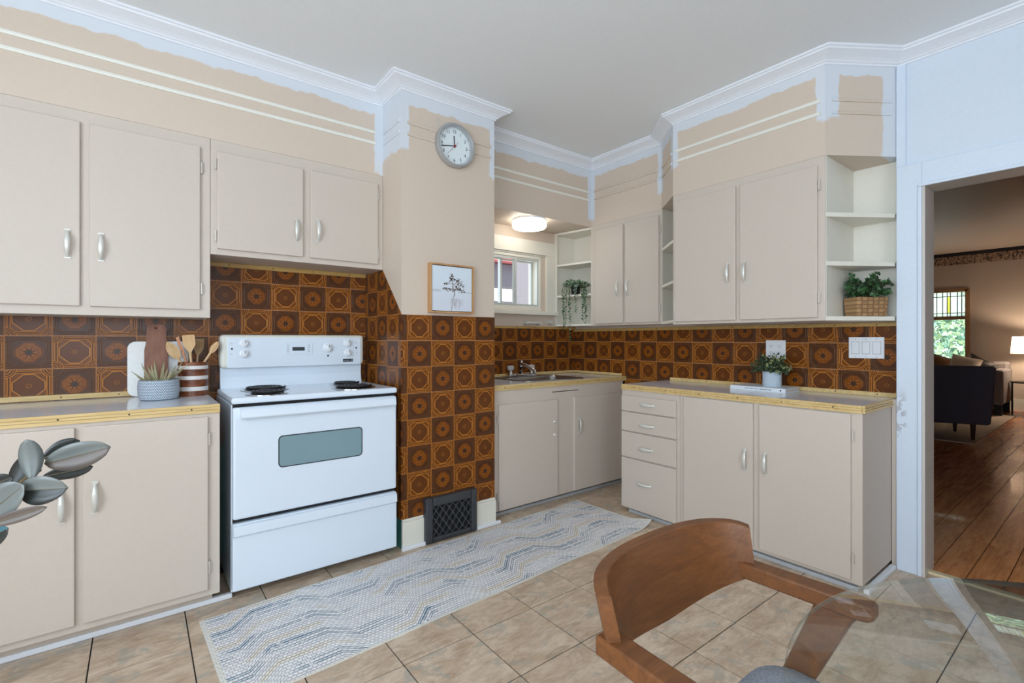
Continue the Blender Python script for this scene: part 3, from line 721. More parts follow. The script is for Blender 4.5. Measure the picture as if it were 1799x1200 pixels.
# framed tree print
fx0, fx1, fz0, fz1 = 1.303, 1.597, 1.312, 1.597; fy = CYF - .036
t = thing('framed_print', ((fx0 + fx1) / 2, CYF, fz0), 'square oak-framed print of a lone tree in mist', 'picture')
obj('frame', MB().box(fx0, fx0 + .009, fy, CYF - .001, fz0, fz1).box(fx1 - .009, fx1, fy, CYF - .001, fz0, fz1).box(fx0 + .009, fx1 - .009, fy, CYF - .001, fz1 - .009, fz1).box(fx0 + .009, fx1 - .009, fy, CYF - .001, fz0, fz0 + .009), 'oak', t)
def canvas_mat():
    m, b = begin('misty_lake_print'); p, x, y, z = wpos(); h = (z - fz0) / (fz1 - fz0); q = (x - fx0) / (fx1 - fx0)
    n = noise(comb(x, 0.0, z * .3), 60, 3)
    col = mix(h.ss(.1, .9), S(214, 219, 230), S(216, 228, 238))
    hill = .455 + ((q * 6.0).sin() * .02 + (q * 17.0).sin() * .008); hm = (1.0 - (h - hill).ss(-.004, .012)) * h.ss(.425, .43) * (q - .5).abs().ss(.2, .32)
    col = mix(hm * .55, col, S(180, 180, 188))
    refl = ((q - .60).band(0, .13, .05) * n.ss(.35, .6)) * h.ss(.04, .2) * (1.0 - h.ss(.27, .33)); col = mix(refl * .55, col, S(150, 134, 134))
    tr = (q - (.52 - (.34 - h) * .15)).band(0, .010, .006) * (1.0 - h.ss(.33, .36)); col = mix(tr * .6, col, S(120, 110, 112))
    setc(b, col); b.inputs['Roughness'].default_value = .7; return m
cv = obj('canvas', MB().box(fx0 + .013, fx1 - .013, fy + .006, CYF - .004, fz0 + .013, fz1 - .013), canvas_mat(), t)
rg = random.Random(3); g = MB(); W_, H_ = fx1 - fx0, fz1 - fz0
def cvp(q, h, o=0): return (fx0 + q * W_, fy + .0055 - o, fz0 + h * H_)
tkp = [(.535, .34), (.55, .40), (.53, .47), (.51, .56), (.50, .68), (.49, .78)]
for i in range(len(tkp) - 1): g.bar(cvp(*tkp[i]), cvp(*tkp[i + 1]), .006 - i * .0009, .0004, Vector((0, 1, 0)))
for q, h, sx, sz, n in ((.49, .77, .05, .05, 16), (.48, .68, .09, .05, 24), (.63, .66, .07, .05, 24), (.58, .58, .09, .05, 24), (.72, .58, .06, .04, 20), (.36, .60, .08, .02, 14), (.34, .50, .09, .025, 16), (.46, .49, .10, .03, 24), (.62, .50, .10, .04, 26), (.72, .46, .06, .03, 18)):
    for _ in range(n):
        a, b = q + rg.gauss(0, sx * .55), h + rg.gauss(0, sz * .6); r = rg.uniform(.0015, .0035); an = rg.uniform(-.5, .5)
        c = Vector(cvp(a, b, .0003)); d = Vector((math.cos(an), 0, math.sin(an))) * r * 1.6; e = Vector((-math.sin(an), 0, math.cos(an))) * r * .7
        g.quad(c - d - e, c + d - e, c + d + e, c - d + e)
obj('tree_print', g, plain('print_brown', S(136, 122, 116), .7), cv)['kind'] = 'stuff'

# ------------------------------------------------------------------ sink unit
FS = 2.52
sla, slb, slz = PY(970, 688, FS).x, PY(1016, 686, FS).x, PY(970, 689, FS).z
t = thing('sink_cabinet', (2.4, FS, 0), 'cream sink base cabinet with plain doors under window', 'cabinet')
obj('body', MB().box(CXR + .001, XW - .015, FS, YS - .02, .045, .66).box(CXR + .001, XW - .015, FS, FS + .03, .66, slz - .003).box(CXR + .001, XW - .015, FS, FS + .03, slz + .003, .826).box(CXR + .001, sla, FS, FS + .03, slz - .003, slz + .003).box(slb, XW - .015, FS, FS + .03, slz - .003, slz + .003).box(CXR + .001, CXR + .02, FS, YS - .02, .66, .826).box(XW - .035, XW - .015, FS, YS - .02, .66, .826), 'cab', t)
obj('toe_kick', MB().box(CXR + .005, XW - .02, FS + .05, YS - .02, 0, .045), 'cab', t)
yd = FS - .016
xa, xb_ = PY(877.3, 800, yd).x, PY(980.5, 780, yd).x; d1 = door_y(t, xa, xb_, .048, .733, FS, hinge=xa - .006)
for v in (741, 764): p = PY(974.5, v, yd); obj('latch', MB().lathe([(.012, 0), (.009, .004), (.006, .012), (.008, .016)], p, 10, 'y'), 'pull', d1, True)
xa = PY(1009.3, 760, yd).x; p = PY(1017, 748, yd); d2 = door_y(t, xa, XW - .016, .048, .735, FS); put('handle', ME_PULL, d2, (p.x, yd, p.z))
strip('s', (CXR, FS + .05), (XW - .02, FS + .05), 0, .02, .02, 'lgrey', 'grey quarter-round at floor under the sink cabinet', (0, -1), False)
KX0, KX1, KY0, KY1 = 2.16, 2.70, 2.60, 2.99; kz = .860
countertop('countertop', (2.4, 2.8, kz), 'pale laminate counter around the kitchen sink', [(CXR, KX0, FS, YS), (KX1, XW, FS, YS), (KX0, KX1, FS, KY0), (KX0, KX1, KY1, YS)], [((CXR, FS), (XW, FS), (0, -1))], kz)
t = thing('kitchen_sink', ((KX0 + KX1) / 2, (KY0 + KY1) / 2, .70), 'single-bowl stainless steel sink under the window', 'sink')
R = [rr(KX0 - .022, KX1 + .022, KY0 - .022, KY1 + .022, .04, kz + .001), rr(KX0 - .018, KX1 + .018, KY0 - .018, KY1 + .018, .04, kz + .005), rr(KX0 + .012, KX1 - .012, KY0 + .012, KY1 - .075, .05, kz + .004), rr(KX0 + .022, KX1 - .022, KY0 + .022, KY1 - .085, .05, kz - .012), rr(KX0 + .04, KX1 - .04, KY0 + .04, KY1 - .10, .05, kz - .13), rr(KX0 + .07, KX1 - .07, KY0 + .07, KY1 - .13, .05, kz - .15)]
m = MB().rings(R, True, False); m.f.append(tuple(range(len(m.v) - len(R[0]), len(m.v)))); obj('basin', m, 'steel', t, True)
obj('drain', MB().lathe([(.04, 0), (.03, .003), (0, .002)], ((KX0 + KX1) / 2, 2.74, kz - .149), 16), 'chrome', t)
fxc, fyc = 2.375, 2.945
t = thing('faucet', (fxc, fyc, kz), 'chrome two-handle kitchen faucet with clear knobs', 'faucet')
obj('base', MB().box(fxc - .135, fxc + .135, fyc - .025, fyc + .025, kz + .004, kz + .030), 'chrome', t, bevel=.008)
for s in (-1, 1):
    c = (fxc + s * .105, fyc, kz + .03)
    k = obj('stem', MB().lathe([(.018, 0), (.015, .02), (.010, .025), (.010, .03)], c, 14), 'chrome', t, True)
    m = MB(); R = []
    for r, h in ((.014, .028), (.024, .036), (.026, .055), (.020, .066), (.006, .068)):
        R.append([(c[0] + r * (1 + .10 * (i % 2)) * math.cos(math.pi * i / 8), c[1] + r * (1 + .10 * (i % 2)) * math.sin(math.pi * i / 8), c[2] + h) for i in range(16)])
    obj('knob', m.rings(R), plain('clear_acrylic', (.75, .75, .76), .08, spec=.7, **{'Alpha': .55}), k)
sp = [(fxc, fyc, kz + .03), (fxc, fyc, kz + .085), (fxc, fyc - .012, kz + .105), (fxc + .004, fyc - .06, kz + .098), (fxc + .008, fyc - .12, kz + .075), (fxc + .01, fyc - .155, kz + .060), (fxc + .01, fyc - .16, kz + .045)]
obj('spout', MB().tube(sp, [.020, .018, .016, .013, .012, .012, .012], 12), 'chrome', t, True)
obj('spout_cap', MB().lathe([(.014, .0), (.012, .022), (.006, .028)], (fxc, fyc - .004, kz + .105), 12), 'chrome', t, True)

# window over the sink
t = struct('window_1', MB().box(WX0, WX1, YS - .004, YS + .024, 1.40, 1.434).box(WX0, WX1, YS - .004, YS + .024, 1.838, 1.862).box(WX0, WX0 + .022, YS - .004, YS + .024, 1.434, 1.838).box(WX1 - .018, WX1, YS - .004, YS + .024, 1.434, 1.838), 'oldwhite', 'small sliding window with cream frame above the sink', 'window', bevel=.003)
def sash(x0, x1, y, wd=.018):
    s = obj('sash', MB().box(x0, x0 + wd, y, y + .018, 1.440, 1.832).box(x1 - wd, x1, y, y + .018, 1.440, 1.832).box(x0 + wd, x1 - wd, y, y + .018, 1.440, 1.452).box(x0 + wd, x1 - wd, y, y + .018, 1.818, 1.832), plain('alu_frame', S(206, 212, 210), .4, .3), t)
    obj('pane', MB().quad((x0 + wd, y + .009, 1.452), (x1 - wd, y + .009, 1.452), (x1 - wd, y + .009, 1.818), (x0 + wd, y + .009, 1.818)), 'pane', s, fix=False)
sash(WX0 + .02, 2.452, YS + .001); sash(2.428, WX1 - .016, YS + .012)
sash(WX0 + .02, 2.365, YS + .085); sash(2.350, WX1 - .005, YS + .105)
obj('jamb', MB().box(WX1 - .004, WX1, YS + .0, YS + .16, WZ0, WZ1).box(WX0, WX0 + .004, YS, YS + .16, WZ0, WZ1), 'oldwhite', t)
ca = struct('trim_%d' % NT[0], MB().box(2.02, 2.868, YS - .022, YS, 1.875, 1.988).box(2.765, 2.868, YS - .022, YS, 1.395, 1.875).box(2.02, 2.12, YS - .022, YS, 1.395, 1.875).box(WX0 - .05, 2.765, YS - .010, YS, 1.862, 1.875), 'oldwhite', 'cream casing boards around the sink window', 'casing', bevel=.003); NT[0] += 1
struct('trim_%d' % NT[0], MB().box(1.98, 2.868, YS - .060, YS, 1.362, 1.395), 'oldwhite', 'cream window sill board above the sink', 'sill', bevel=.006); NT[0] += 1
t = thing('towel_rail', (2.66, YS - .03, 1.30), 'white painted towel rail under the window sill', 'towel rail')
a, b = PY(926, 567, YS - .04), PY(968, 566, YS - .04)
obj('rail', MB().tube([(a.x, YS - .045, a.z), (a.x + .13, YS - .045, a.z)], .011, 10), 'pull', t, True)
obj('end_bracket', MB().lathe([(.022, 0), (.020, .03), (.012, .05)], (a.x, YS, a.z), 12, 'y'), 'pull', t, True)
obj('middle_bracket', MB().lathe([(.02, 0), (.016, .03), (.014, .055)], (a.x + .135, YS, a.z), 12, 'y'), 'pull', t, True)
obj('end_bracket', MB().lathe([(.022, 0), (.020, .03), (.012, .05)], (b.x, YS, b.z), 12, 'y'), 'pull', t, True)
# ceiling lamp under soffit
lc = (2.375, 2.845, 2.08); t = thing('ceiling_lamp', lc, 'round flush ceiling lamp glowing white over the sink', 'lamp')
obj('mount', MB().lathe([(.130, 0), (.130, -.012), (.12, -.014)], lc, 40), 'plastic', t, True)
obj('diffuser', MB().lathe([(.128, -.012), (.134, -.020), (.133, -.052), (.122, -.066), (.08, -.074), (0, -.077)], lc, 40), 'lampon', t, True)

# ------------------------------------------------------------------ right-hand wall cabinets and corner shelves
t = thing('wall_cabinet', (XS, 2.38, 1.268), 'narrow cream wall cabinet between the two corner shelves', 'cabinet')
obj('body', MB().box(XS, XW - .002, YS1, 2.72, 1.268, 2.085), 'cab', t, bevel=.002)
xd = XS - .016
ya, yb = PX(1044.8, 480, xd).y, PX(1093.5, 480, xd).y; p = PX(1085.3, 507, xd); door_x(t, yb, ya, 1.283, 2.042, XS, hy=p.y, hz=p.z)
ya, yb = PX(1097.6, 480, xd).y, PX(1156.7, 480, xd).y; p = PX(1103, 506, xd); door_x(t, yb, ya, 1.283, 2.042, XS, hy=p.y, hz=p.z, hinge=yb - .006)
t = thing('wall_cabinet', (XB, 1.38, 1.254), 'wide cream wall cabinet with two doors above right counter', 'cabinet')
obj('body', MB().box(XB, XW - .002, YB0, YB1, 1.254, 2.085), 'cab', t, bevel=.002)
xd = XB - .016
ya, yb = PX(1184.5, 480, xd).y, PX(1291.5, 480, xd).y; p = PX(1279.3, 480, xd); door_x(t, yb, ya, 1.270, 2.040, XB, hy=p.y, hz=p.z, hinge=ya + .004)
ya, yb = PX(1299.2, 480, xd).y, PX(1435.2, 480, xd).y; p = PX(1308.5, 478, xd); door_x(t, yb, ya, 1.270, 2.040, XB, hy=p.y, hz=p.z, hinge=yb - .006)
def corner_shelf(label, poly, zs, th, backs, loc):
    t = thing('corner_shelf', loc, label, 'shelf')
    for z in zs: obj('shelf', MB().prism(poly, z - th, z), 'shelf', t, bevel=.002)
    for q in backs: obj('back_panel', MB().box(*q), 'shelf', t)
    return t
SHZ = (1.285, 1.542, 1.803)
corner_shelf('open cream corner shelf between sink window and narrow cabinet', [(2.872, 3.078), (XS + .002, 2.722), (XW - .004, 2.722), (XW - .004, YS - .002), (2.872, YS - .002)], (1.288, 1.538, 1.806, 2.079), .017,
             [(2.874, XW - .008, YS - .006, YS - .002, 1.275, 2.08), (XW - .008, XW - .004, 2.722, YS - .006, 1.275, 2.08), (XS + .002, XW - .008, 2.721, 2.724, 1.275, 2.08), (2.868, 2.880, 3.066, YS - .003, 1.271, 2.079)], (3.0, 2.9, 1.271))
corner_shelf('slim slanted shelf between narrow and wide wall cabinets', [(XS, YS1 - .001), (XB + .002, YB1 + .001), (XW - .004, YB1 + .001), (XW - .004, YS1 - .001)], SHZ, .02,
             [(XW - .008, XW - .004, YB1 + .001, YS1 - .001, 1.266, 2.084), (XS + .001, XW - .008, YS1 - .004, YS1 - .001, 1.266, 2.084)], (2.95, 1.93, 1.265))
es = corner_shelf('open white end shelf between wide cabinet and doorway', [(XB, YB0 - .001), (XD0 - .012, .738), (XW - .004, .738), (XW - .004, YB0 - .001)], (1.276, 1.552, 1.798), .022,
             [(XW - .008, XW - .004, .738, YB0 - .004, 1.255, 2.084), (XB + .004, XW - .008, YB0 - .004, YB0 - .001, 1.255, 2.084)], (2.95, .85, 1.254))

# ------------------------------------------------------------------ right base cabinets
FR, RY0, RY1, RZ = 2.60, .752, 2.128, .855
yst = PX(1195, 800, FR).y
t = thing('drawer_cabinet', (FR, (yst + RY1) / 2, 0), 'cream base cabinet with four stacked drawers', 'cabinet')
obj('body', MB().box(FR, XW - .02, yst + .001, RY1, .035, RZ - .033), 'cab', t)
obj('toe_kick', MB().box(FR + .05, XW - .02, yst + .001, RY1 - .03, 0, .035), 'cab', t)
xd = FR - .016; yl, yr = RY1 - .004, PX(1187, 800, xd).y
for (z0, z1, u, v) in ((.680, .782, 1137, 712), (.548, .674, 1136, 748.5), (.374, .541, 1134, 789.5), (.032, .366, 1131, 851.5)):
    p = PX(u, v, xd); door_x(t, yr, yl, z0, z1, FR, hy=p.y, hz=p.z, name='drawer', horiz=True)
t = thing('base_cabinet', (FR, (yst + RY0) / 2, 0), 'cream base cabinet with two doors beside the doorway', 'cabinet')
obj('body', MB().box(FR, XW - .02, RY0, yst - .001, .035, RZ - .033), 'cab', t)
obj('toe_kick', MB().box(FR + .03, XW - .02, RY0 + .02, yst - .001, 0, .035), 'cab', t)
ya, yb = PX(1200.5, 800, xd).y, PX(1322.2, 800, xd).y; p = PX(1310, 808, xd); door_x(t, yb, ya, .052, .815, FR, hy=p.y, hz=p.z, hinge=ya + .004)
ya, yb = PX(1333, 800, xd).y, PX(1494, 800, xd).y; p = PX(1345, 815, xd); door_x(t, yb, ya, .052, .815, FR, hy=p.y, hz=p.z, hinge=yb - .006)
countertop('countertop', (2.86, 1.44, RZ), 'pale laminate counter with pine edge on right wall', [(FR, XW, RY0, RY1)], [((FR, RY1), (FR, RY0), (-1, 0)), ((FR, RY0), (XD0 - .03, RY0), (0, -1))], RZ)
strip('s', (FR + .03, RY1 - .05), (FR + .03, RY0 + .02), 0, .02, .025, 'lgrey', 'grey quarter-round at floor under the drawers', (-1, 0), False)
strip('s', (FR + .01, RY0), (XD0 - .03, RY0), 0, .022, .024, 'trimwhite', 'white quarter-round at floor beside base cabinet end', (0, -1), False)

# ------------------------------------------------------------------ doorway casing
cas = struct('door_1', MB().box(XD0 - .022, XD0, DY1, DY1 + .100, 0, DZ + .105).box(XD0 - .022, XD0, DY0 - .1, DY1, DZ, DZ + .105).box(XD0 - .022, XD0, DY0 - .1, DY0, 0, DZ), 'casing', 'white primed casing of the open doorway', 'door casing', bevel=.003)
obj('filler_strip', MB().box(XD0 - .012, XD0 + .03, .7305, .7500, 0, RZ), 'cab', cas)
obj('bead', MB().box(XD0 - .030, XD0 - .02, DY1 - .001, DY1 + .016, 0, DZ - .014).box(XD0 - .030, XD0 - .02, DY0, DY1 + .016, DZ - .014, DZ + .002), 'casing', cas, bevel=.004)
obj('jamb', MB().box(XD0 - .02, XD1 + .03, DY1 - .012, DY1, 0, DZ).box(XD0 - .02, XD1 + .03, DY0, DY1 - .012, DZ - .012, DZ).box(XD0 - .02, XD1 + .03, DY0, DY0 + .012, 0, DZ - .012), plain('jamb_paint', S(208, 200, 194), .4), cas)
struct('trim_%d' % NT[0], MB().box(XD0 - .016, XD0, .694, .732, DZ + .106, CZ - .064), 'casing', 'white primed corner board above doorway casing', 'board', bevel=.003); NT[0] += 1
struct('trim_%d' % NT[0], MB().box(3.085, 3.125, DY0, DY1, -.002, .012), 'thresh', 'cream threshold strip across the doorway', 'threshold', bevel=.004); NT[0] += 1

# switch and outlet plates
t = thing('light_switch', (XW - .004, .886, 1.06), 'white triple rocker switch plate on brown tiles', 'switch')
a, b = PX(1491, 593, XW - .01), PX(1553.5, 630.5, XW - .01); xp = XW - .004
obj('plate', MB().box(xp - .007, xp, b.y, a.y, b.z, a.z + .002), 'plastic', t, bevel=.002)
for i in range(3):
    yc = a.y + (b.y - a.y) * (.20 + .30 * i); zc = (a.z + b.z) / 2
    obj('rocker_frame', MB().box(xp - .0078, xp - .006, yc - .0185, yc + .0185, zc - .034, zc + .034), 'lgrey', t)
    obj('rocker', MB().box(xp - .0105, xp - .006, yc - .0165, yc + .0165, zc - .032, zc + .032), 'plastic', t, bevel=.002)
    for s in (-1, 1): obj('screw', MB().lathe([(.003, .006), (.003, .008)], (xp, yc, zc + s * .048), 8, 'x'), 'lgrey', t)
a, b = PX(1345.5, 598, XW - .01), PX(1380, 622, XW - .01)
t = thing('outlet', (XW - .004, (a.y + b.y) / 2, 1.03), 'white double outlet plate behind the small potted bush', 'outlet')
obj('plate', MB().box(xp - .007, xp, b.y, a.y, a.z - .118, a.z), 'plastic', t, bevel=.002)
for i in range(2):
    for j in range(2):
        yc = a.y + (b.y - a.y) * (.28 + .42 * i); zc = a.z - .036 - .040 * j
        k = obj('receptacle', MB().lathe([(.0165, .006), (.016, .009)], (xp, yc, zc), 18, 'x'), 'plastic', t)
        obj('slots', MB().box(xp - .0096, xp - .008, yc - .007, yc - .005, zc - .001, zc + .007).box(xp - .0096, xp - .008, yc + .005, yc + .007, zc - .001, zc + .007).lathe([(.0026, .008), (.0026, .0096)], (xp, yc, zc - .008), 6, 'x'), 'dgrey', k)

# ------------------------------------------------------------------ plant helpers
def rhomb(m, c, d, s, L, wd, fold=.25):
    d = d.normalized(); s = (s - d * s.dot(d)); s = s.normalized() if s.length > 1e-4 else Vector((1, 0, 0)); n = d.cross(s)
    a = c; b = c + d * L; q = c + d * (L * .45)
    i = len(m.v); m.v += [tuple(a), tuple(q + s * wd + n * wd * fold), tuple(b), tuple(q - s * wd + n * wd * fold), tuple(q)]
    m.f += [(i, i + 4, i + 1), (i + 4, i + 2, i + 1), (i, i + 3, i + 4), (i + 4, i + 3, i + 2)]
def rv(r): 
    while True:
        v = Vector((r.uniform(-1, 1), r.uniform(-1, 1), r.uniform(-1, 1)))
        if .05 < v.length < 1: return v.normalized()
def bush(par, c, rx, ry, rz, sprigs, per, L, wd, mats, seed, bias=.2, droop=0., avoid=None):
    r = random.Random(seed); ms = [MB() for _ in mats]; st = MB()
    for i in range(sprigs):
        a = r.uniform(0, 2 * math.pi); e = r.uniform(-.15, 1) ** 1.0; rad = r.uniform(.6, 1.0)
        tip = Vector((c[0] + rx * rad * math.cos(a) * math.sqrt(max(0, 1 - e * e * .8)), c[1] + ry * rad * math.sin(a) * math.sqrt(max(0, 1 - e * e * .8)), c[2] + rz * e * rad))
        if avoid: tip = avoid(tip)
        base = Vector((c[0] + r.uniform(-.25, .25) * rx, c[1] + r.uniform(-.25, .25) * ry, c[2] - rz * .12))
        mid = (base + tip) / 2 + Vector((0, 0, rz * .22)); pts = []
        for k in range(per + 1):
            u = k / per; pts.append(base * (1 - u) ** 2 + mid * 2 * u * (1 - u) + tip * u * u - Vector((0, 0, droop * u * u)))
        st.tube(pts, .0012, 3, False)
        m = ms[min(len(ms) - 1, int(r.random() * len(ms)))]
        for k in range(2, per + 1):
            d = (pts[k] - pts[k - 1]).normalized()
            for q in range(3):
                v = rv(r); rhomb(m, pts[k], d * .5 + v, rv(r), L * r.uniform(.7, 1.2), wd * r.uniform(.8, 1.2))
    for m, mt in zip(ms, mats):
        if m.v: obj('foliage', m, mt, par, fix=False)['kind'] = 'stuff'
    obj('stems', st, 'stem', par)['kind'] = 'stuff'

# ------------------------------------------------------------------ things on the stove-side counter
kz1 = .881
def ribbed_mat(name, c1, c2, s, mode):
    m, b = begin(name); p, x, y, z = coord(); th = y.atan2(x)
    if mode == 'herring':
        u = th * (1 / .22); v = z / .013; q = u.frac(); f = (v + (q - .5).abs() * 2.2 * 1.4 + noise(p, 90, 2) * .5).frac(); h = (f - .5).abs().ss(.12, .3)
    else:
        u = (th * (46 / 6.2832)).frac(); v = (z / .0065).frac(); h = ((u - .5).abs().max((v - .5).abs())).ss(.28, .46)
    setc(b, mix(h, c1, c2)); b.inputs['Roughness'].default_value = .6; bump(b, h, .6, .002); return m
pc = Vector((.073, 2.775, kz1)); t = thing('potted_succulent', pc, 'grey-blue ribbed ceramic pot with spiky variegated succulent', 'plant')
def at(par, name, mb, mat, loc, **k):
    o = obj(name, mb, mat, par, **k); o.location = loc; return o
at(t, 'pot', MB().lathe([(.066, 0), (.075, .006), (.079, .03), (.080, .06), (.078, .088), (.074, .092), (.070, .088), (.070, .074), (0, .074)], (0, 0, 0), 40), ribbed_mat('ribbed_blue_glaze', S(88, 106, 130), S(208, 218, 228), 1, 'herring'), pc, smooth=True)
at(t, 'soil', MB().lathe([(.070, .078), (0, .078)], (0, 0, 0), 20, 'z', False), 'soil', pc)
r = random.Random(5)
for i in range(20):
    a = r.uniform(0, 2 * math.pi); el = r.uniform(.30, 1.05); L = r.uniform(.06, .12); d = Vector((math.cos(a) * math.cos(el), math.sin(a) * math.cos(el), math.sin(el))); s = d.cross(Vector((0, 0, 1))).normalized()
    b = pc + Vector((math.cos(a) * .022, math.sin(a) * .022, .074)); m = MB(); R = []
    for k in range(6):
        u = k / 5; wd = .0085 * (1 - u) ** .7 * (.75 + u); c = b + d * (L * u) + Vector((0, 0, .015 * u * u)); n = d.cross(s)
        R.append([c - s * wd + n * wd * .4, c, c + s * wd + n * wd * .4, c + n * -.002])
    obj('leaf', m.rings(R), 'leafv', t, True)

t = thing('marble_board', (.06, 2.97, kz1), 'white marble serving board leaning on brown tiles', 'cutting board')
def rounded(wd, hh, r, th, lean, yb, xc, z0, prof=None):
    pts = [(q[0], q[1]) for q in rr(-wd / 2, wd / 2, 0, hh, r, 0)] if prof is None else prof
    R = []
    for d in (0, th): R.append([(xc + px_, yb - d * math.cos(lean) + (-(hh - pz_) * math.sin(lean)), z0 + pz_ * math.cos(lean) ) for px_, pz_ in pts])
    return MB().rings(R)
ma, mbx = begin('white_marble'); p_, x_, y_, z_ = coord(); nn = noise(p_, 14, 6, .7, 2.0); setc(mbx, mix(nn.band(.5, .01, .03) * .22, S(232, 232, 230), S(170, 172, 174))); mbx.inputs['Roughness'].default_value = .25
xl, xr_ = PY(223.5, 640, 2.965).x, PY(331, 640, 2.965).x
obj('slab', rounded(xr_ - xl, .268, .035, .016, .06, 2.982, (xl + xr_) / 2, kz1 + .001), ma, t, bevel=.003)
t = thing('wooden_board', (.09, 2.94, kz1), 'tall dark acacia cutting board leaning on marble board', 'cutting board')
wl, wr = PY(257, 600, 2.945).x, PY(291.5, 600, 2.945).x; wx = (wl + wr) / 2; hw = .055
prof = [(-.047, 0), (.049, 0), (.048, .225), (.042, .25), (.040, .27), (.040, .335), (.032, .350), (-.028, .350), (-.037, .338), (-.039, .27), (-.042, .25), (-.047, .225)]
wm = wood('acacia', S(108, 62, 42), S(158, 104, 78), 'z', 14, .45, 7)
hx_, hz_h, hr_ = -.002, .333, .0060
semi = lambda sg: [(hx_ + sg * hr_ * math.sin(math.pi * k / 8), hz_h + hr_ * math.cos(math.pi * k / 8)) for k in range(9)]
pR = [(hx_, 0)] + [q for q in prof if q[0] > hx_] + [(hx_, .350)] + semi(1)
pL = [(hx_, .350)] + [q for q in prof if q[0] < hx_ and q[1] > 0] + [(-.047, 0), (hx_, 0)] + semi(-1)[::-1]
bm1, bm2 = rounded(.1, .35, .03, .018, .075, 2.955, wx, kz1 + .001, pR), rounded(.1, .35, .03, .018, .075, 2.955, wx, kz1 + .001, pL)
k_ = len(bm1.v); bm1.v += bm2.v; bm1.f += [tuple(i + k_ for i in f) for f in bm2.f]
obj('board', bm1, wm, t)

t = thing('utensil_crock', (.213, 2.86, kz1), 'wood and white striped utensil crock beside the stove', 'utensil holder')
cr = .064; uc = (.213, 2.868)
wb = wood('crock_wood', S(84, 40, 22), S(142, 82, 48), 'x', 16, .4, 4)
bands = [(0, .026, 'w'), (.026, .046, 'p'), (.046, .081, 'w'), (.081, .099, 'p'), (.099, .132, 'w'), (.132, .149, 'p'), (.149, .166, 'w')]
for z0, z1, k in bands:
    top = z1 == .166
    pr = [(cr, z0), (cr, z1), (cr - .008, z1), (cr - .008, z0)] if not top else [(cr, z0), (cr, z1 - .002), (cr - .002, z1), (cr - .008, z1), (cr - .008, z0)]
    obj('wood_band' if k == 'w' else 'white_band', MB().lathe(pr + [pr[0]], (*uc, kz1), 32, 'z', False), wb if k == 'w' else plain('band_white', S(228, 224, 220), .4), t, True)
obj('bottom', MB().lathe([(cr - .007, .002), (cr - .007, .008), (0, .008)], (*uc, kz1), 24), wb, t)
beech = wood('beech', S(204, 164, 116), S(228, 196, 152), 'z', 16, .5)
def utensil(kind, top, foot, label, wd, L, mat=beech):
    top = Vector(top); foot = Vector(foot); d = (top - foot).normalized(); s = (RT - d * RT.dot(d)).normalized(); n = s.cross(d)
    tt = thing('wooden_' + kind, foot, label, 'utensil', 'wooden utensils in the striped crock')
    obj('handle', MB().tube([foot, top - d * (L * .9)], .0055, 8), mat, tt, True)
    R = []; N_ = 12
    for k in range(N_ + 1):
        u = k / N_; c = top - d * (L * (1 - u))
        if kind == 'spoon': q = wd * max(.10, math.sin(math.pi * min(1, .06 + u * .94)) ** .6) if u > .0 else .005
        elif kind == 'spatula': q = .006 + (wd - .006) * min(1, (u / .45)) ** 1.2
        else: q = .006 + (wd - .006) * min(1, (u / .4))
        if kind == 'spatula' and k == N_: q *= .93
        th = .004 if kind != 'spoon' else .006
        dish = 0 if kind != 'spoon' else -.006 * math.sin(math.pi * u)
        R.append([c + s * (q * i) + n * (th * j + dish * (1 - abs(i))) for i, j in ((-1, 0), (-.6, -1), (0, -1), (.6, -1), (1, 0), (.6, .6), (0, .2), (-.6, .6))])
    obj('head', MB().rings(R), mat, tt, True)
    return tt
def upix(u, v, y): return PY(u, v, y)
zf = kz1 + .012
utensil('spoon', upix(293.5, 601, 2.880), (.250, 2.878, zf), 'broad wooden spoon tilted furthest toward the marble board', .031, .095)
utensil('stick', upix(311, 592, 2.848), (.232, 2.847, zf), 'thin reddish wooden paddle seen edge-on in striped crock', .009, .09, wood('cherry', S(176, 116, 84), S(206, 150, 116), 'z', 16, .5))
utensil('spatula', upix(330.5, 588.5, 2.830), (.216, 2.831, zf), 'square-ended pale wooden spatula upright in striped crock', .031, .09)
u4 = utensil('turner', upix(350, 595, 2.914), (.222, 2.910, zf), 'darker wooden turner just behind the square-ended spatula', .026, .085, wood('beech_dark', S(150, 120, 84), S(178, 146, 108), 'z', 16, .5))
utensil('spoon', upix(383, 600, 2.862), (.172, 2.862, zf), 'small oval wooden spoon leaning toward the stove', .019, .066)

# ------------------------------------------------------------------ things on the right counter and shelves
bk = Vector((2.955, 1.31, RZ)); t = thing('book', bk, 'white hardback book lying under the small potted bush', 'book')
bx0, bx1, by0, by1 = 2.872, 3.06, 1.195, 1.515
obj('cover', MB().box(bx0, bx1, by0, by1, RZ + .0005, RZ + .004).box(bx0, bx1, by0, by1, RZ + .021, RZ + .0245).box(bx0, bx0 + .004, by0, by1, RZ + .004, RZ + .021), plain('book_white', S(224, 230, 236), .45), t)
obj('pages', MB().box(bx0 + .004, bx1 - .004, by0 + .004, by1 - .004, RZ + .004, RZ + .021), plain('paper', S(206, 198, 190), .8), t)
m = MB(); yy = 1.425; rg = random.Random(11)
while yy > 1.275:
    wd = rg.uniform(.002, .006); m.box(bx0 - .0006, bx0, yy - wd, yy, RZ + .0105, RZ + .0145); yy -= wd + rg.choice((.0012, .0012, .0035))
m.lathe([(.0045, 0), (.0045, .0008)], (bx0, 1.222, RZ + .0125), 10, 'x'); obj('spine_lettering', m, 'dgrey', t)['kind'] = 'stuff'
pc = Vector((2.985, 1.318, RZ + .0248)); t = thing('potted_bush', pc, 'pale blue dotted pot with small round green bush', 'plant')
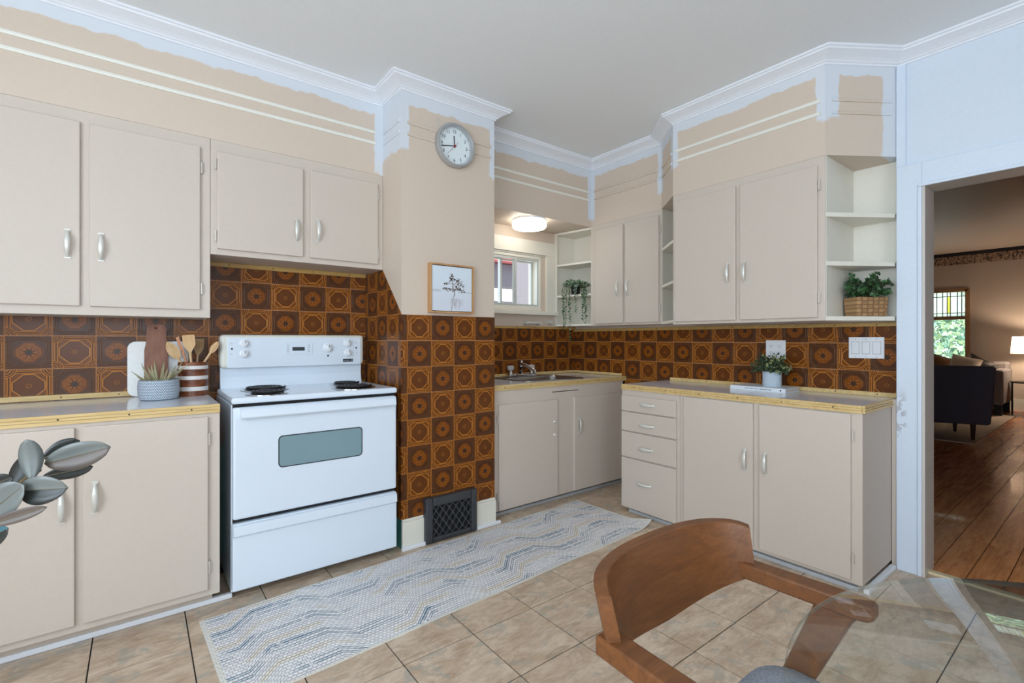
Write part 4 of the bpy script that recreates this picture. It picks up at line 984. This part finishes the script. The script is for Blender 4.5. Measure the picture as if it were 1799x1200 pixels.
at(t, 'pot', MB().lathe([(.049, 0), (.051, .004), (.051, .086), (.049, .089), (.046, .086), (.046, .074), (0, .074)], (0, 0, 0), 36), ribbed_mat('dotted_pale_blue', S(206, 220, 234), S(184, 200, 216), 1, 'grid'), pc, smooth=True)
bush(t, (pc.x, pc.y, pc.z + .095), 0.09, .118, .105, 130, 5, .015, .0065, ['leafd', 'leafd', 'leafp', 'leafd'], 21, avoid=lambda q: Vector((min(q.x, XW - .012), q.y, max(q.z, pc.z + .07))))

bz = 1.2765; bc = Vector((2.985, .850, bz)); t = thing('basket_plant', bc, 'woven tan basket with leafy green plant on end shelf', 'plant')
ang = math.atan2(.73 - YB0, XD0 - XB)              # basket parallel to shelf front
mw, mb_ = begin('seagrass_weave'); p_, x_, y_, z_ = coord(); s_ = .030
ci = (x_ / s_).floor(); cj = (z_ / .020).floor(); fx_ = (x_ / s_).frac() - .5; fz_ = (z_ / .020).frac() - .5; ch = (ci + cj).mod(2.0)
hgt = (1.0 - fx_.abs().ss(.28, .5)) * (1.0 - fz_.abs().ss(.3, .5)); nn = noise(p_, 160, 3)
cl = mix(nn, S(150, 112, 74), S(200, 162, 116)); cl = mix(ch * .35, cl, S(128, 92, 58)); cl = mix((1.0 - hgt) * .5, cl, S(96, 66, 40)); setc(mb_, cl); mb_.inputs['Roughness'].default_value = .8; bump(mb_, hgt + nn * .3, .8, .003)
R = [rr(-.080, .080, -.048, .048, .012, 0), rr(-.083, .083, -.051, .051, .014, .05), rr(-.086, .086, -.053, .053, .014, .098), rr(-.083, .083, -.050, .050, .014, .100), rr(-.080, .080, -.047, .047, .014, .08)]
o = obj('basket', MB().rings(R), mw, t); o.location = bc; o.rotation_euler = (0, 0, ang)
bush(t, (bc.x - .005, bc.y, bz + .115), .13, .125, .115, 60, 7, .021, .0095, ['leafg', 'leafd', 'leafg'], 8, avoid=lambda q: Vector((min(q.x, XW - .035), max(min(q.y, YB0 - .03), .765 if q.x > 2.97 else .70), min(max(q.z, bz + .09), 1.505))))
# trailing plant
hz_ = 1.538; hc = Vector((2.948, 2.915, hz_)); t = thing('trailing_plant', hc, 'small black pot with long trailing sage vines on corner shelf', 'plant')
at(t, 'pot', MB().lathe([(.034, 0), (.044, .075), (.041, .075), (.039, .06), (0, .06)], (0, 0, 0), 24), plain('black_pot', (.012, .012, .014), .4), hc, smooth=True)
bush(t, (hc.x, hc.y - .01, hz_ + .075), .115, .115, .06, 64, 5, .021, .0095, ['leafs', 'leafg', 'leafs'], 17, avoid=lambda q: Vector((min(q.x, XW - .02), min(max(q.y, 2.75), YS - .03), max(q.z, hz_ + .03))))
r = random.Random(4); vm = [MB(), MB()]; vs = MB()
for (u, v_end, nlen) in ((991, 583, 1), (1001, 597, 1), (1000, 560, .9), (995, 575, 1), (1011, 546, .8), (1022, 560, 1), (1027, 566, 1), (1029, 555, 1), (988, 560, 1), (1025, 535, 1)):
    dpt = 4.192 - (u - 976.6) / 61.4 * .244 - .022          # just in front of the shelf edge
    top = PD(u + (6 if u < 1005 else -5), 494, dpt + .03); edge = PD(u, 508, dpt); end = PD(u + r.uniform(-3, 3), v_end, dpt)
    pts = [top.lerp(hc + Vector((0, 0, .07)), .5), top, edge]
    for k in range(1, 15): pts.append(edge.lerp(end, k / 14) + Vector((r.uniform(-.005, .005), r.uniform(-.005, .005), 0)))
    vs.tube(pts, .0011, 4, False)
    for k in range(1, len(pts)):
        for q in range(3 if k < 4 else 2): rhomb(vm[r.randrange(2)], pts[k], rv(r) + Vector((0, 0, -.3)), rv(r), r.uniform(.016, .024), r.uniform(.0065, .0095))
obj('vines', vs, 'stem', t)['kind'] = 'stuff'
for m, mt in zip(vm, ('leafs', 'leafg')): obj('vine_leaves', m, mt, t, fix=False)['kind'] = 'stuff'

# ------------------------------------------------------------------ runner rug
rc = Vector((1.355, 2.085, 0)); ra = math.radians(2.6); RLX, RLY = 1.148, .308
m = MB(); nx, ny = 96, 22; V = []
def rugz(x, y):
    z = .006 + .0015 * math.sin(x * 9 + y * 5)
    cx_, cy_ = (x - (RLX - .12)) / .12, (-y - (RLY - .16)) / .16
    if cx_ > 0 and cy_ > 0: z += .035 * cx_ * cx_ * min(1, cy_)
    return z
for j in range(ny + 1):
    for i in range(nx + 1):
        x = -RLX + 2 * RLX * i / nx; y = -RLY + 2 * RLY * j / ny; m.v.append((x, y, rugz(x, y)))
q = len(m.v)
for j in range(ny + 1):
    for i in range(nx + 1): x, y, z = m.v[j * (nx + 1) + i]; m.v.append((x, y, z - .0055))
id_ = lambda i, j, o=0: o + j * (nx + 1) + i
for j in range(ny):
    for i in range(nx):
        m.f.append((id_(i, j), id_(i + 1, j), id_(i + 1, j + 1), id_(i, j + 1))); m.f.append((id_(i, j, q), id_(i, j + 1, q), id_(i + 1, j + 1, q), id_(i + 1, j, q)))
for i in range(nx): m.f.append((id_(i, 0, q), id_(i + 1, 0, q), id_(i + 1, 0), id_(i, 0))); m.f.append((id_(i, ny), id_(i + 1, ny), id_(i + 1, ny, q), id_(i, ny, q)))
for j in range(ny): m.f.append((id_(0, j), id_(0, j + 1), id_(0, j + 1, q), id_(0, j, q))); m.f.append((id_(nx, j, q), id_(nx, j + 1, q), id_(nx, j + 1), id_(nx, j)))
o = obj('runner_rug', m, 'rug', None, True); o.location = rc; o.rotation_euler = (0, 0, ra); tag(o, 'long pale woven runner rug with broken blue and tan lines', 'rug')

# ------------------------------------------------------------------ dining chair (faces -Y, towards the table)
t = thing('dining_chair', (.83, .32, 0), 'walnut armchair with curved backrest tucked under glass table', 'chair')
def arc(u):                                        # u -1..1 along backrest, plan position at mid height
    return Vector(((.842 + .236 * math.sin(u * 1.22) / math.sin(1.22)), .512 + .085 * (1 - min(1, abs(u)) ** 2.3), 0))
R = []; K = 28
for i in range(K + 1):
    u = -1 + 2 * i / K
    zt = .754 - .010 * u ** 4 - .004 * max(0, (abs(u) - .9) / .1); zb = .596 + .046 * abs(u) ** 1.6; th = .0120; ring = []
    for z, o in ((zb, -th), (zb, th), (zt - .002, th), (zt, th - .002), (zt, -th + .002), (zt - .002, -th)):
        q = u * (1 - .055 * max(0, (z - .655)) / .1); p = arc(q); tg = (arc(q + .02) - arc(q - .02)).normalized() if abs(q) < .97 else (arc(math.copysign(.98, q)) - arc(math.copysign(.94, q))).normalized() * math.copysign(1, q); n = Vector((-tg.y, tg.x, 0)); k = o + (z - .67) * .20
        ring.append((p.x + n.x * k, p.y + n.y * k, z))
    R.append(ring)
bk_me = MB().rings(R).mesh('backrest', True); bk_me.set_sharp_from_angle(angle=math.radians(28)); obj('backrest', bk_me, 'walnut', t)
for s in (-1, 1):
    a = Vector((.842 + s * .222, .548, .652)); b = Vector((.842 + s * .236, .290, .652)); R = []
    for u, e in ((0, 1), (.3, 1), (.6, 1.06), (.9, 1.1), (.965, 1.0), (1, .72)):
        c = a.lerp(b, u); hw = .021 * e; hh = .0165 * (1.0 if u < .9 else e / 1.1)
        R.append([(c.x + hw * px_, c.y, c.z + hh * pz_) for px_, pz_ in ((-1, -1), (1, -1), (1, 1), (-1, 1))])
    obj('armrest', MB().rings(R), 'walnut', t, True, bevel=.004)
    x = .842 + s * .230
    R = [[(x + s * dx - .0 , y, z) for dx, y in ((-.014, y0), (.014, y0), (.014, y1), (-.014, y1))] for z, y0, y1 in ((.645, .315, .385), (.48, .388, .446), (.0, .60, .635))]
    obj('rear_leg', MB().rings(R), 'walnut', t, bevel=.005)
    R = [[(x - s * .02 + dx, y0 + dy, z) for dx, dy in ((-.016, -.018), (.016, -.018), (.016, .018), (-.016, .018))] for z, y0 in ((.44, .12), (0, .08))]
    obj('front_leg', MB().rings(R), 'walnut', t, bevel=.005)
    obj('side_rail', MB().bar((x - s * .02, .11, .415), (x - s * .004, .43, .425), .022, .05), 'walnut', t, bevel=.003)
obj('front_rail', MB().bar((.60, .11, .415), (1.056, .11, .415), .022, .05), 'walnut', t, bevel=.003)
seat = []
for sc, z in ((.90, .436), (1.0, .446), (1.0, .478), (.95, .490), (.80, .495)):
    seat.append([(.828 + (q[0]) * sc, .275 + (q[1]) * sc, z) for q in rr(-.235, .235, -.215, .205, .07, 0)])
obj('seat_cushion', MB().rings(seat), 'fabric', t, True)

# glass table
tc = Vector((.812, -.158, 0)); t = thing('glass_table', tc, 'round clear glass dining table over the walnut chair', 'table')
obj('glass_top', MB().lathe([(0, .740), (.456, .740), (.4585, .742), (.4585, .747), (.456, .749), (0, .749)], tc, 96, 'z', False), 'glass', t, True)
obj('polished_edge', MB().lathe([(.4586, .7395), (.4592, .743), (.4586, .7465)], tc, 96, 'z', False), 'glassedge', t, True)
obj('pedestal', MB().lathe([(.20, 0), (.20, .02), (.05, .05), (.035, .12), (.035, .65), (.06, .70), (.14, .735), (0, .735)], tc, 32), 'walnut', t, True)

# ------------------------------------------------------------------ rubber plant at the left
pp = Vector((-.62, 1.55, 0)); t = thing('rubber_plant', pp, 'dark rubber plant with broad grey-green leaves in front of base cabinet', 'plant')
at(t, 'pot', MB().lathe([(.11, 0), (.13, .02), (.155, .28), (.150, .30), (.14, .29), (.135, .25), (0, .25)], (0, 0, 0), 32), plain('grey_pot', S(150, 150, 152), .6), pp, smooth=True)
hub = PD(22, 862, 1.10)
obj('stem', MB().tube([pp + Vector((0, 0, .2)), pp + Vector((.02, 0, .5)), pp + Vector((.12, -.01, .70)), hub.lerp(pp + Vector((.12, 0, .7)), .4), hub, PD(50, 838, 1.10), PD(70, 826, 1.10)], [.013, .012, .010, .009, .007, .006, .004], 8), 'stem', t, True)
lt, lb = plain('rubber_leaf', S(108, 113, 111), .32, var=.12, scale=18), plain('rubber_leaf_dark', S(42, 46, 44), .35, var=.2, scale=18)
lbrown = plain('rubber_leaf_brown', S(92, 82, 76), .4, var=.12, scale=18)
rib = plain('leaf_midrib', S(100, 92, 70), .5)
def big_leaf(b, e, wpx, up, fold=.25, mats=None, curl=.0):
    """b, e: 3D ends; wpx half width (m); up: direction of blade width"""
    b = Vector(b); e = Vector(e); d = e - b; L = d.length; d.normalize(); s = (up - d * up.dot(d)).normalized(); n = d.cross(s)
    m = MB(); N_ = 14; P_ = []
    for k in range(N_ + 1):
        u = k / N_; q = wpx * (math.sin(math.pi * u ** 1.15) ** .52 if 0 < u < 1 else 0); q = max(q, .0006); c = b + d * (L * u) + n * (curl * math.sin(math.pi * u))
        P_.append([c + s * q + n * q * fold, c + s * q * .5 + n * q * fold * .35, c, c - s * q * .5 + n * q * fold * .35, c - s * q + n * q * fold])
    for row in P_: m.v += [tuple(v) for v in row]
    for k in range(N_):
        for i in range(4): m.f.append((k * 5 + i, k * 5 + i + 1, (k + 1) * 5 + i + 1, (k + 1) * 5 + i))
    me = m.mesh('leaf', False, False); me.materials.append(mats[0]); me.materials.append(mats[1])
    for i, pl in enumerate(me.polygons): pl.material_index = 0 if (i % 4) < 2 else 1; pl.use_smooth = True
    o = obj('leaf', me, mats[0], t); sd = o.modifiers.new('thick', 'SOLIDIFY'); sd.thickness = .0012
    obj('midrib', MB().tube([b + d * (L * u) + n * (curl * math.sin(math.pi * u) ) for u in (0, .2, .4, .6, .8, .97)], [.0014, .0013, .0011, .0009, .0007, .0004], 5), rib, o, True)
UPV = Vector((0, 0, 1))
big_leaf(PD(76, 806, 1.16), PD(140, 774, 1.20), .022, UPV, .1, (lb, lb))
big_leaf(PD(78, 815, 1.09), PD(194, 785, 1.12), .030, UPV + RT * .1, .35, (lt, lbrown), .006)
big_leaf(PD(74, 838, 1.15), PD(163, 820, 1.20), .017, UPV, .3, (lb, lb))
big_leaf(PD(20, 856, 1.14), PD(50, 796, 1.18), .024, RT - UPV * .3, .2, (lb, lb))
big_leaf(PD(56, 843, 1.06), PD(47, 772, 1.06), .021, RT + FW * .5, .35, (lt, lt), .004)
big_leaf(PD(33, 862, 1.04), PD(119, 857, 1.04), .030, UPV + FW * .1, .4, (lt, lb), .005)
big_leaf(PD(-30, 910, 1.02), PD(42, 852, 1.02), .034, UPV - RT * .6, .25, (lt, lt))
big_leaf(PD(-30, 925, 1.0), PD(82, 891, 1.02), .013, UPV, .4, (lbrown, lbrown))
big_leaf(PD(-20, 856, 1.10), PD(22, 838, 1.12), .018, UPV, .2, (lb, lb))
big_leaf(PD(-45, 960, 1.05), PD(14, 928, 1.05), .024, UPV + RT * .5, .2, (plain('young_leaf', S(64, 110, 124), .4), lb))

# ------------------------------------------------------------------ front room beyond the doorway
FX, FYL, FYR, FZ = 11.2, 3.1, -2.0, 2.66
fl2 = struct('floor_front_room', MB().box(XD1 - .06, FX, FYR, FYL, -.10, -.004), 'plankgap', 'reddish laminate plank floor of the front room', 'floor')
PWD = .128; r = random.Random(2); me_pl = {}
for j in range(-3, 14):
    y0 = -.40 + j * PWD; x = 3.112 - r.uniform(0, .9)
    while x < 9.0:
        L = 1.22; a = max(x, 3.112); b = x + L
        key = round(b - a, 3)
        if key not in me_pl:
            me = MB().box(-key / 2 + .001, key / 2 - .001, -PWD / 2 + .0018, PWD / 2 - .0018, -.004, 0).mesh('plank'); me.materials.append(M['plank']); me_pl[key] = me
        put('plank', me_pl[key], fl2, ((a + b) / 2, y0 + PWD / 2, 0)); x = b
obj('planks', MB().box(3.112, FX, 1.3925, FYL, -.004, 0).box(3.112, FX, FYR, -.7845, -.004, 0).box(9.0, FX, -.7845, 1.3925, -.004, -.0012), 'plank', fl2)['kind'] = 'stuff'
struct('ceiling_front_room', MB().box(XD1, FX + .1, FYR - .1, FYL + .1, FZ, FZ + .1), 'lrceil', 'tan shadowed ceiling of the front room', 'ceiling')
VY0, VY1, VZ0, VZ1, VZM = PX(1700, 500, FX).y, 2.7, .62, 2.02, 1.53
struct('wall_front_room_far', MB().box(FX, FX + .12, FYR, VY0, 0, FZ).box(FX, FX + .12, VY1, FYL, 0, FZ).box(FX, FX + .12, VY0, VY1, 0, VZ0).box(FX, FX + .12, VY0, VY1, VZ1, FZ), 'tan', 'warm tan front room wall with stained glass window', 'wall')
struct('wall_front_room_left', MB().box(XD1, FX, FYL, FYL + .1, 0, FZ), 'tan', 'warm tan side wall of the front room', 'wall')
struct('wall_front_room_right', MB().box(XD1, FX, FYR - .1, FYR, 0, FZ), 'tan', 'warm tan front room wall opposite the sofa window side', 'wall')
struct('wall_front_room_near', MB().box(XD1, XD1 + .02, DY1, FYL, 0, FZ).box(XD1, XD1 + .02, FYR, DY0, 0, FZ).box(XD1, XD1 + .02, DY0, DY1, DZ, FZ), 'tan', 'tan front room side of the doorway wall', 'wall')
def border_mat():
    m, b = begin('floral_border'); p, x, y, z = wpos(); n = noise(comb(0.0, y, z), 26, 3, .6, .5); n2 = noise(comb(2.0, y, z), 60, 2)
    f = (n * .7 + n2 * .3).ss(.42, .54); c = mix(f, S(40, 38, 42), S(176, 150, 128)); top = (z).ss(FZ - .062, FZ - .06); setc(b, mix(top, c, S(28, 32, 44))); b.inputs['Roughness'].default_value = .7; return m
struct('trim_%d' % NT[0], MB().box(FX - .004, FX, FYR, FYL, FZ - .21, FZ), border_mat(), 'dark floral wallpaper border at the front room ceiling', 'border'); NT[0] += 1
struct('baseboard_front_room', MB().box(FX - .02, FX, FYR, FYL, 0, .20), 'oldwhite', 'cream tall baseboard of far front room wall', 'baseboard')
o = obj('ceiling_fixture', MB().lathe([(.30, 0), (.29, -.02), (.22, -.05), (.12, -.075), (0, -.085)], (8.4, 2.1, FZ), 32), 'oldwhite', None, True); tag(o, 'shallow white ceiling rose in the front room', 'ceiling rose')
# stained glass window
oakw = plain('window_wood', S(150, 116, 84), .5)
t = struct('window_4', MB().box(FX - .02, FX + .06, VY0 - .03, VY0 + .03, VZ0, VZ1).box(FX - .02, FX + .06, VY1 - .03, VY1 + .03, VZ0, VZ1).box(FX - .02, FX + .06, VY0, VY1, VZ1 - .04, VZ1 + .02).box(FX - .01, FX + .06, VY0, VY1, VZM - .03, VZM + .03).box(FX - .04, FX + .06, VY0 - .04, VY1 + .04, VZ0 - .04, VZ0 + .01), oakw, 'front room window with leaded stained glass upper sash', 'window')
ld = plain('lead_came', S(40, 44, 42), .5); cg = frost_mat('leaded_clear', (.90, .96, .90)); yg = frost_mat('leaded_yellow', (.86, .76, .12))
ycen = PX(1666.5, 520, FX).y; g0, g1 = VZM + .03, VZ1 - .04; wdt = PX(1655, 520, FX).y - PX(1677, 520, FX).y
ys = [VY0 + .03]; q = ycen - wdt * 1.30
lines_y = [ycen + wdt * k / 2 for k in (-1.35, -.25, .25, 1.0, 1.95, 2.9, 3.9)] + [ycen - wdt * 1.02]
lines_y = sorted(set([VY0 + .03] + [y for y in lines_y if VY0 + .05 < y < VY1 - .05] + [VY1 - .03]))
rows = [g0, g0 + .055, g1 - .075, g1]
for i in range(len(lines_y) - 1):
    for j in range(3):
        yel = j == 1 and abs((lines_y[i] + lines_y[i + 1]) / 2 - ycen) < .02
        obj('pane', MB().quad((FX + .02, lines_y[i], rows[j]), (FX + .02, lines_y[i], rows[j + 1]), (FX + .02, lines_y[i + 1], rows[j + 1]), (FX + .02, lines_y[i + 1], rows[j])), yg if yel else cg, t, fix=False)
for y in lines_y[1:-1]: obj('lead_bar', MB().box(FX + .014, FX + .026, y - .005, y + .005, g0, g1), ld, t)
for z in rows[1:3]: obj('lead_bar', MB().box(FX + .014, FX + .026, VY0 + .03, VY1 - .03, z - .005, z + .005), ld, t)
obj('pane', MB().quad((FX + .02, VY0 + .03, VZ0), (FX + .02, VY0 + .03, VZM - .03), (FX + .02, VY1 - .03, VZM - .03), (FX + .02, VY1 - .03, VZ0)), 'pane', t, fix=False)
# front room rug
o = obj('area_rug', MB().box(7.26, 10.45, 1.075, 2.95, .0005, .010), plain('cream_rug', S(196, 180, 162), .95, var=.12, scale=9), None); tag(o, 'large cream area rug under the dark armchair', 'rug')
# armchair, seen from behind
aub = plain('aubergine_fabric', S(96, 88, 102), .95, var=.18, scale=120)
th_ = math.atan2(.42, .91); ap = Vector((7.5, 1.107, .0105)); fx_ = Vector((.91, .42, 0)).normalized(); lx_ = Vector((-fx_.y, fx_.x, 0))
t = thing('armchair', ap + fx_ * .35 + lx_ * .33, 'dark aubergine upholstered armchair seen from behind on cream rug', 'armchair')
def ac(f, l, z): v = ap + fx_ * f + lx_ * l; return (v.x, v.y, z)
def acb(name, f0, f1, l0, l1, z0, z1, mat, tf=0., tl=0., bev=.03):
    R = [[ac(f0, l0, z0), ac(f1, l0, z0), ac(f1, l1, z0), ac(f0, l1, z0)], [ac(f0 - tf, l0 - tl, z1), ac(f1 - tf * .4, l0 - tl, z1), ac(f1 - tf * .4, l1 + tl, z1), ac(f0 - tf, l1 + tl, z1)]]
    return obj(name, MB().rings(R), mat, t, True, bevel=bev, seg=3)
acb('backrest', -.04, .12, -.14, .80, .19, .855, aub, .06, .03)
acb('seat_base', .10, .70, -.08, .74, .19, .32, aub); acb('seat_cushion', .12, .70, .04, .62, .32, .46, aub)
for l in (-.10, .63): acb('armrest', .10, .68, l, l + .13, .25, .60, aub)
for f, l in ((.02, 0), (.02, .66), (.60, 0), (.60, .66)):
    obj('leg', MB().rings([[ac(f - .022, l - .022, .2), ac(f + .022, l - .022, .2), ac(f + .022, l + .022, .2), ac(f - .022, l + .022, .2)], [ac(f - .013, l - .013, .0105), ac(f + .013, l - .013, .0105), ac(f + .013, l + .013, .0105), ac(f - .013, l + .013, .0105)]]), plain('leg_wood', S(60, 32, 24), .4), t)
# sofa
gre = plain('grey_upholstery', S(118, 112, 112), .95, var=.15, scale=110)
t = thing('sofa', (10.6, 2.2, .0), 'grey fabric sofa under the stained glass window', 'sofa')
obj('base', MB().box(10.20, 11.05, 1.20, 2.85, .17, .36), gre, t, bevel=.02)
obj('backrest', MB().box(10.90, 11.12, 1.20, 2.85, .30, .80), gre, t, bevel=.04)
for y in (1.18, 2.72): obj('armrest', MB().box(10.18, 11.08, y, y + .15, .17, .695), gre, t, bevel=.03)
for y in (1.335, 2.03): obj('seat_cushion', MB().box(10.22, 10.92, y, y + .685, .36, .48), gre, t, bevel=.03)
for x in (10.26, 10.98):
    for y in (1.23, 2.78): obj('leg', MB().box(x - .05, x + .05, y - .03, y + .05, .0105 if x < 10.7 else 0, .18), 'black', t)
def cushion(name, c, s, lean, mat, label, roll=0, yaw=0):
    m = MB(); n = 10; V = []
    for k, sg in ((0, 1), (1, -1)):
        for j in range(n + 1):
            for i in range(n + 1):
                u, v = 2 * i / n - 1, 2 * j / n - 1; h = .085 * ((1 - u ** 4) * (1 - v ** 4)) ** .6; pin = 1 - .06 * (1 - u * u) * abs(v) - .0
                m.v.append((sg * h, u * s / 2 * (1 - .05 * (1 - v * v)), v * s / 2 * (1 - .05 * (1 - u * u))))
    for k in range(2):
        o_ = k * (n + 1) ** 2
        for j in range(n):
            for i in range(n):
                q = (o_ + j * (n + 1) + i, o_ + j * (n + 1) + i + 1, o_ + (j + 1) * (n + 1) + i + 1, o_ + (j + 1) * (n + 1) + i); m.f.append(q if k == 0 else q[::-1])
    o = obj(name, m, mat, None, True); o.location = c; o.rotation_euler = (Matrix.Rotation(yaw, 3, 'Z') @ Matrix.Rotation(lean, 3, 'Y') @ Matrix.Rotation(roll, 3, 'X')).to_euler(); tag(o, label, 'cushion', None)
cushion('throw_pillow', (10.57, 1.68, .700), .38, .3, plain('oat_pillow', S(206, 194, 180), .95), 'oatmeal throw pillow at the end of grey sofa', roll=.25)
cushion('throw_pillow', (10.80, 1.565, .705), .33, .12, 'black', 'black throw pillow behind the oatmeal pillow', roll=.55)
bp = plain('patterned_pillow', S(120, 92, 62), .95, var=.6, scale=22)
cushion('throw_pillow', (10.78, 2.02, .705), .36, .25, bp, 'brown patterned throw pillow near middle of sofa', roll=.35)
cushion('throw_pillow', (10.79, 2.46, .735), .36, .25, bp, 'brown patterned throw pillow standing on its corner', roll=.78)
# side table and lamp
tcn = Vector((10.72, .93, 0)); blk = plain('black_metal', (.012, .012, .013), .4, .6)
t = thing('side_table', tcn, 'thin black metal side table beside grey sofa', 'table')
obj('top', MB().lathe([(.24, .49), (.24, .51), (.235, .512), (0, .512)], tcn, 32), blk, t)
for a in (20, 110, 200, 290):
    c, s = math.cos(math.radians(a)) * .22, math.sin(math.radians(a)) * .22; obj('leg', MB().tube([(tcn.x + c, tcn.y + s, .49), (tcn.x + c, tcn.y + s, 0)], .011, 8), blk, t)
t = thing('table_lamp', tcn + Vector((0, 0, .512)), 'lit table lamp with white drum shade on black side table', 'lamp')
obj('base', MB().lathe([(.075, .512), (.075, .53), (.03, .56), (.05, .65), (.055, .74), (.02, .83), (.010, .90), (.010, .98)], tcn, 24), plain('lamp_ceramic', S(210, 200, 190), .3), t, True)
sm = bpy.data.materials.new('lamp_shade'); sm.use_nodes = True; nt_ = sm.node_tree; nt_.nodes.clear()
o1 = nt_.nodes.new('ShaderNodeOutputMaterial'); d1_ = nt_.nodes.new('ShaderNodeBsdfDiffuse'); t1_ = nt_.nodes.new('ShaderNodeBsdfTranslucent'); x1_ = nt_.nodes.new('ShaderNodeMixShader')
d1_.inputs[0].default_value = (.85, .78, .70, 1); t1_.inputs[0].default_value = (.85, .76, .66, 1); x1_.inputs[0].default_value = .5
nt_.links.new(d1_.outputs[0], x1_.inputs[1]); nt_.links.new(t1_.outputs[0], x1_.inputs[2]); nt_.links.new(x1_.outputs[0], o1.inputs[0])
obj('shade', MB().lathe([(.235, .94), (.215, 1.20)], tcn, 40, 'z', False), sm, t, True)
ld_ = bpy.data.lights.new('table_lamp_bulb_offscreen', 'POINT'); ld_.energy = 28; ld_.color = (1, .78, .56); ld_.shadow_soft_size = .05
lo = bpy.data.objects.new('table_lamp_bulb_offscreen', ld_); COL.objects.link(lo); lo.location = tcn + Vector((0, 0, 1.07))

# ------------------------------------------------------------------ outdoors seen through the windows
o = struct('ground_outside', MB().box(-6, 30, 3.5, 30, -.9, -.6).box(11.6, 30, -20, 3.5, -.9, -.6), plain('outdoor_ground', S(170, 172, 168), .9, var=.15, scale=2), 'pale paved ground outside the house windows', 'ground')
t = thing('neighbour_porch', (5.9, 8.0, -.6), 'neighbouring porch with red roof edge outside sink window', 'building')
obj('roof', MB().box(2.5, 9.5, 7.3, 9.4, 2.64, 3.1), plain('red_roof', S(206, 110, 112), .7), t)
obj('beam', MB().box(2.7, 9.3, 7.5, 7.8, 2.18, 2.62), plain('grey_beam', S(112, 108, 120), .7), t)
for x in (4.6, 6.35): obj('post', MB().box(x, x + .16, 7.5, 7.8, -.6, 2.2), plain('porch_post', S(120, 116, 128), .7), t)
obj('parapet', MB().box(2.7, 9.3, 7.5, 7.7, -.6, 1.90), plain('porch_wall', S(128, 124, 134), .8), t)
t = thing('far_house', (9, 15, -.6), 'pale cream house across the yard behind the grey porch', 'building')
obj('wall', MB().box(3, 18, 14.5, 16, -.6, 2.45), plain('cream_siding', S(236, 222, 206), .8), t)
obj('upper_wall', MB().box(3, 18, 14.6, 16, 2.45, 6), plain('white_siding', S(232, 236, 240), .8), t)
t = thing('green_shed', (3.9, 4.1, -.6), 'pale green clapboard wall outside right edge of sink window', 'building')
obj('wall', MB().box(3.40, 5.0, 4.0, 4.25, -.6, 3.0), plain('green_siding', S(150, 182, 168), .7), t)
obj('corner_board', MB().box(3.335, 3.40, 3.98, 4.25, -.6, 3.0), plain('corner_grey', S(120, 116, 122), .7), t)
t = thing('street_tree', (16.5, 4.2, -.6), 'sunlit green tree outside the stained glass window', 'tree')
obj('trunk', MB().tube([(16.5, 4.2, -.6), (16.4, 4.1, 1.2), (16.5, 4.3, 3.0)], [.16, .13, .08], 10), 'stem', t, True)
r = random.Random(9); ms = [MB(), MB()]
for i in range(5200):
    c = Vector((16.5 + r.gauss(0, .8), 3.1 + r.uniform(-1.9, 2.6), 1.5 + r.uniform(-1.25, 2.1))); rhomb(ms[r.randrange(2)], c, rv(r), rv(r), r.uniform(.10, .2), r.uniform(.04, .08))
for m, mt in zip(ms, (plain('tree_leaf', S(196, 220, 176), .6), plain('tree_leaf_dark', S(120, 160, 138), .6))): obj('foliage', m, mt, t, fix=False)['kind'] = 'stuff'
t = thing('street_hedge', (21, 4, -.6), 'pale green hedge behind the street tree', 'hedge')
r = random.Random(19); m = MB()
for i in range(2600):
    c = Vector((21 + r.gauss(0, .4), 4.2 + r.uniform(-4, 4), r.uniform(-.5, 4.5))); rhomb(m, c, rv(r), rv(r), r.uniform(.2, .4), r.uniform(.1, .18))
obj('foliage', m, plain('hedge_leaf', S(140, 170, 140), .7), t, fix=False)['kind'] = 'stuff'
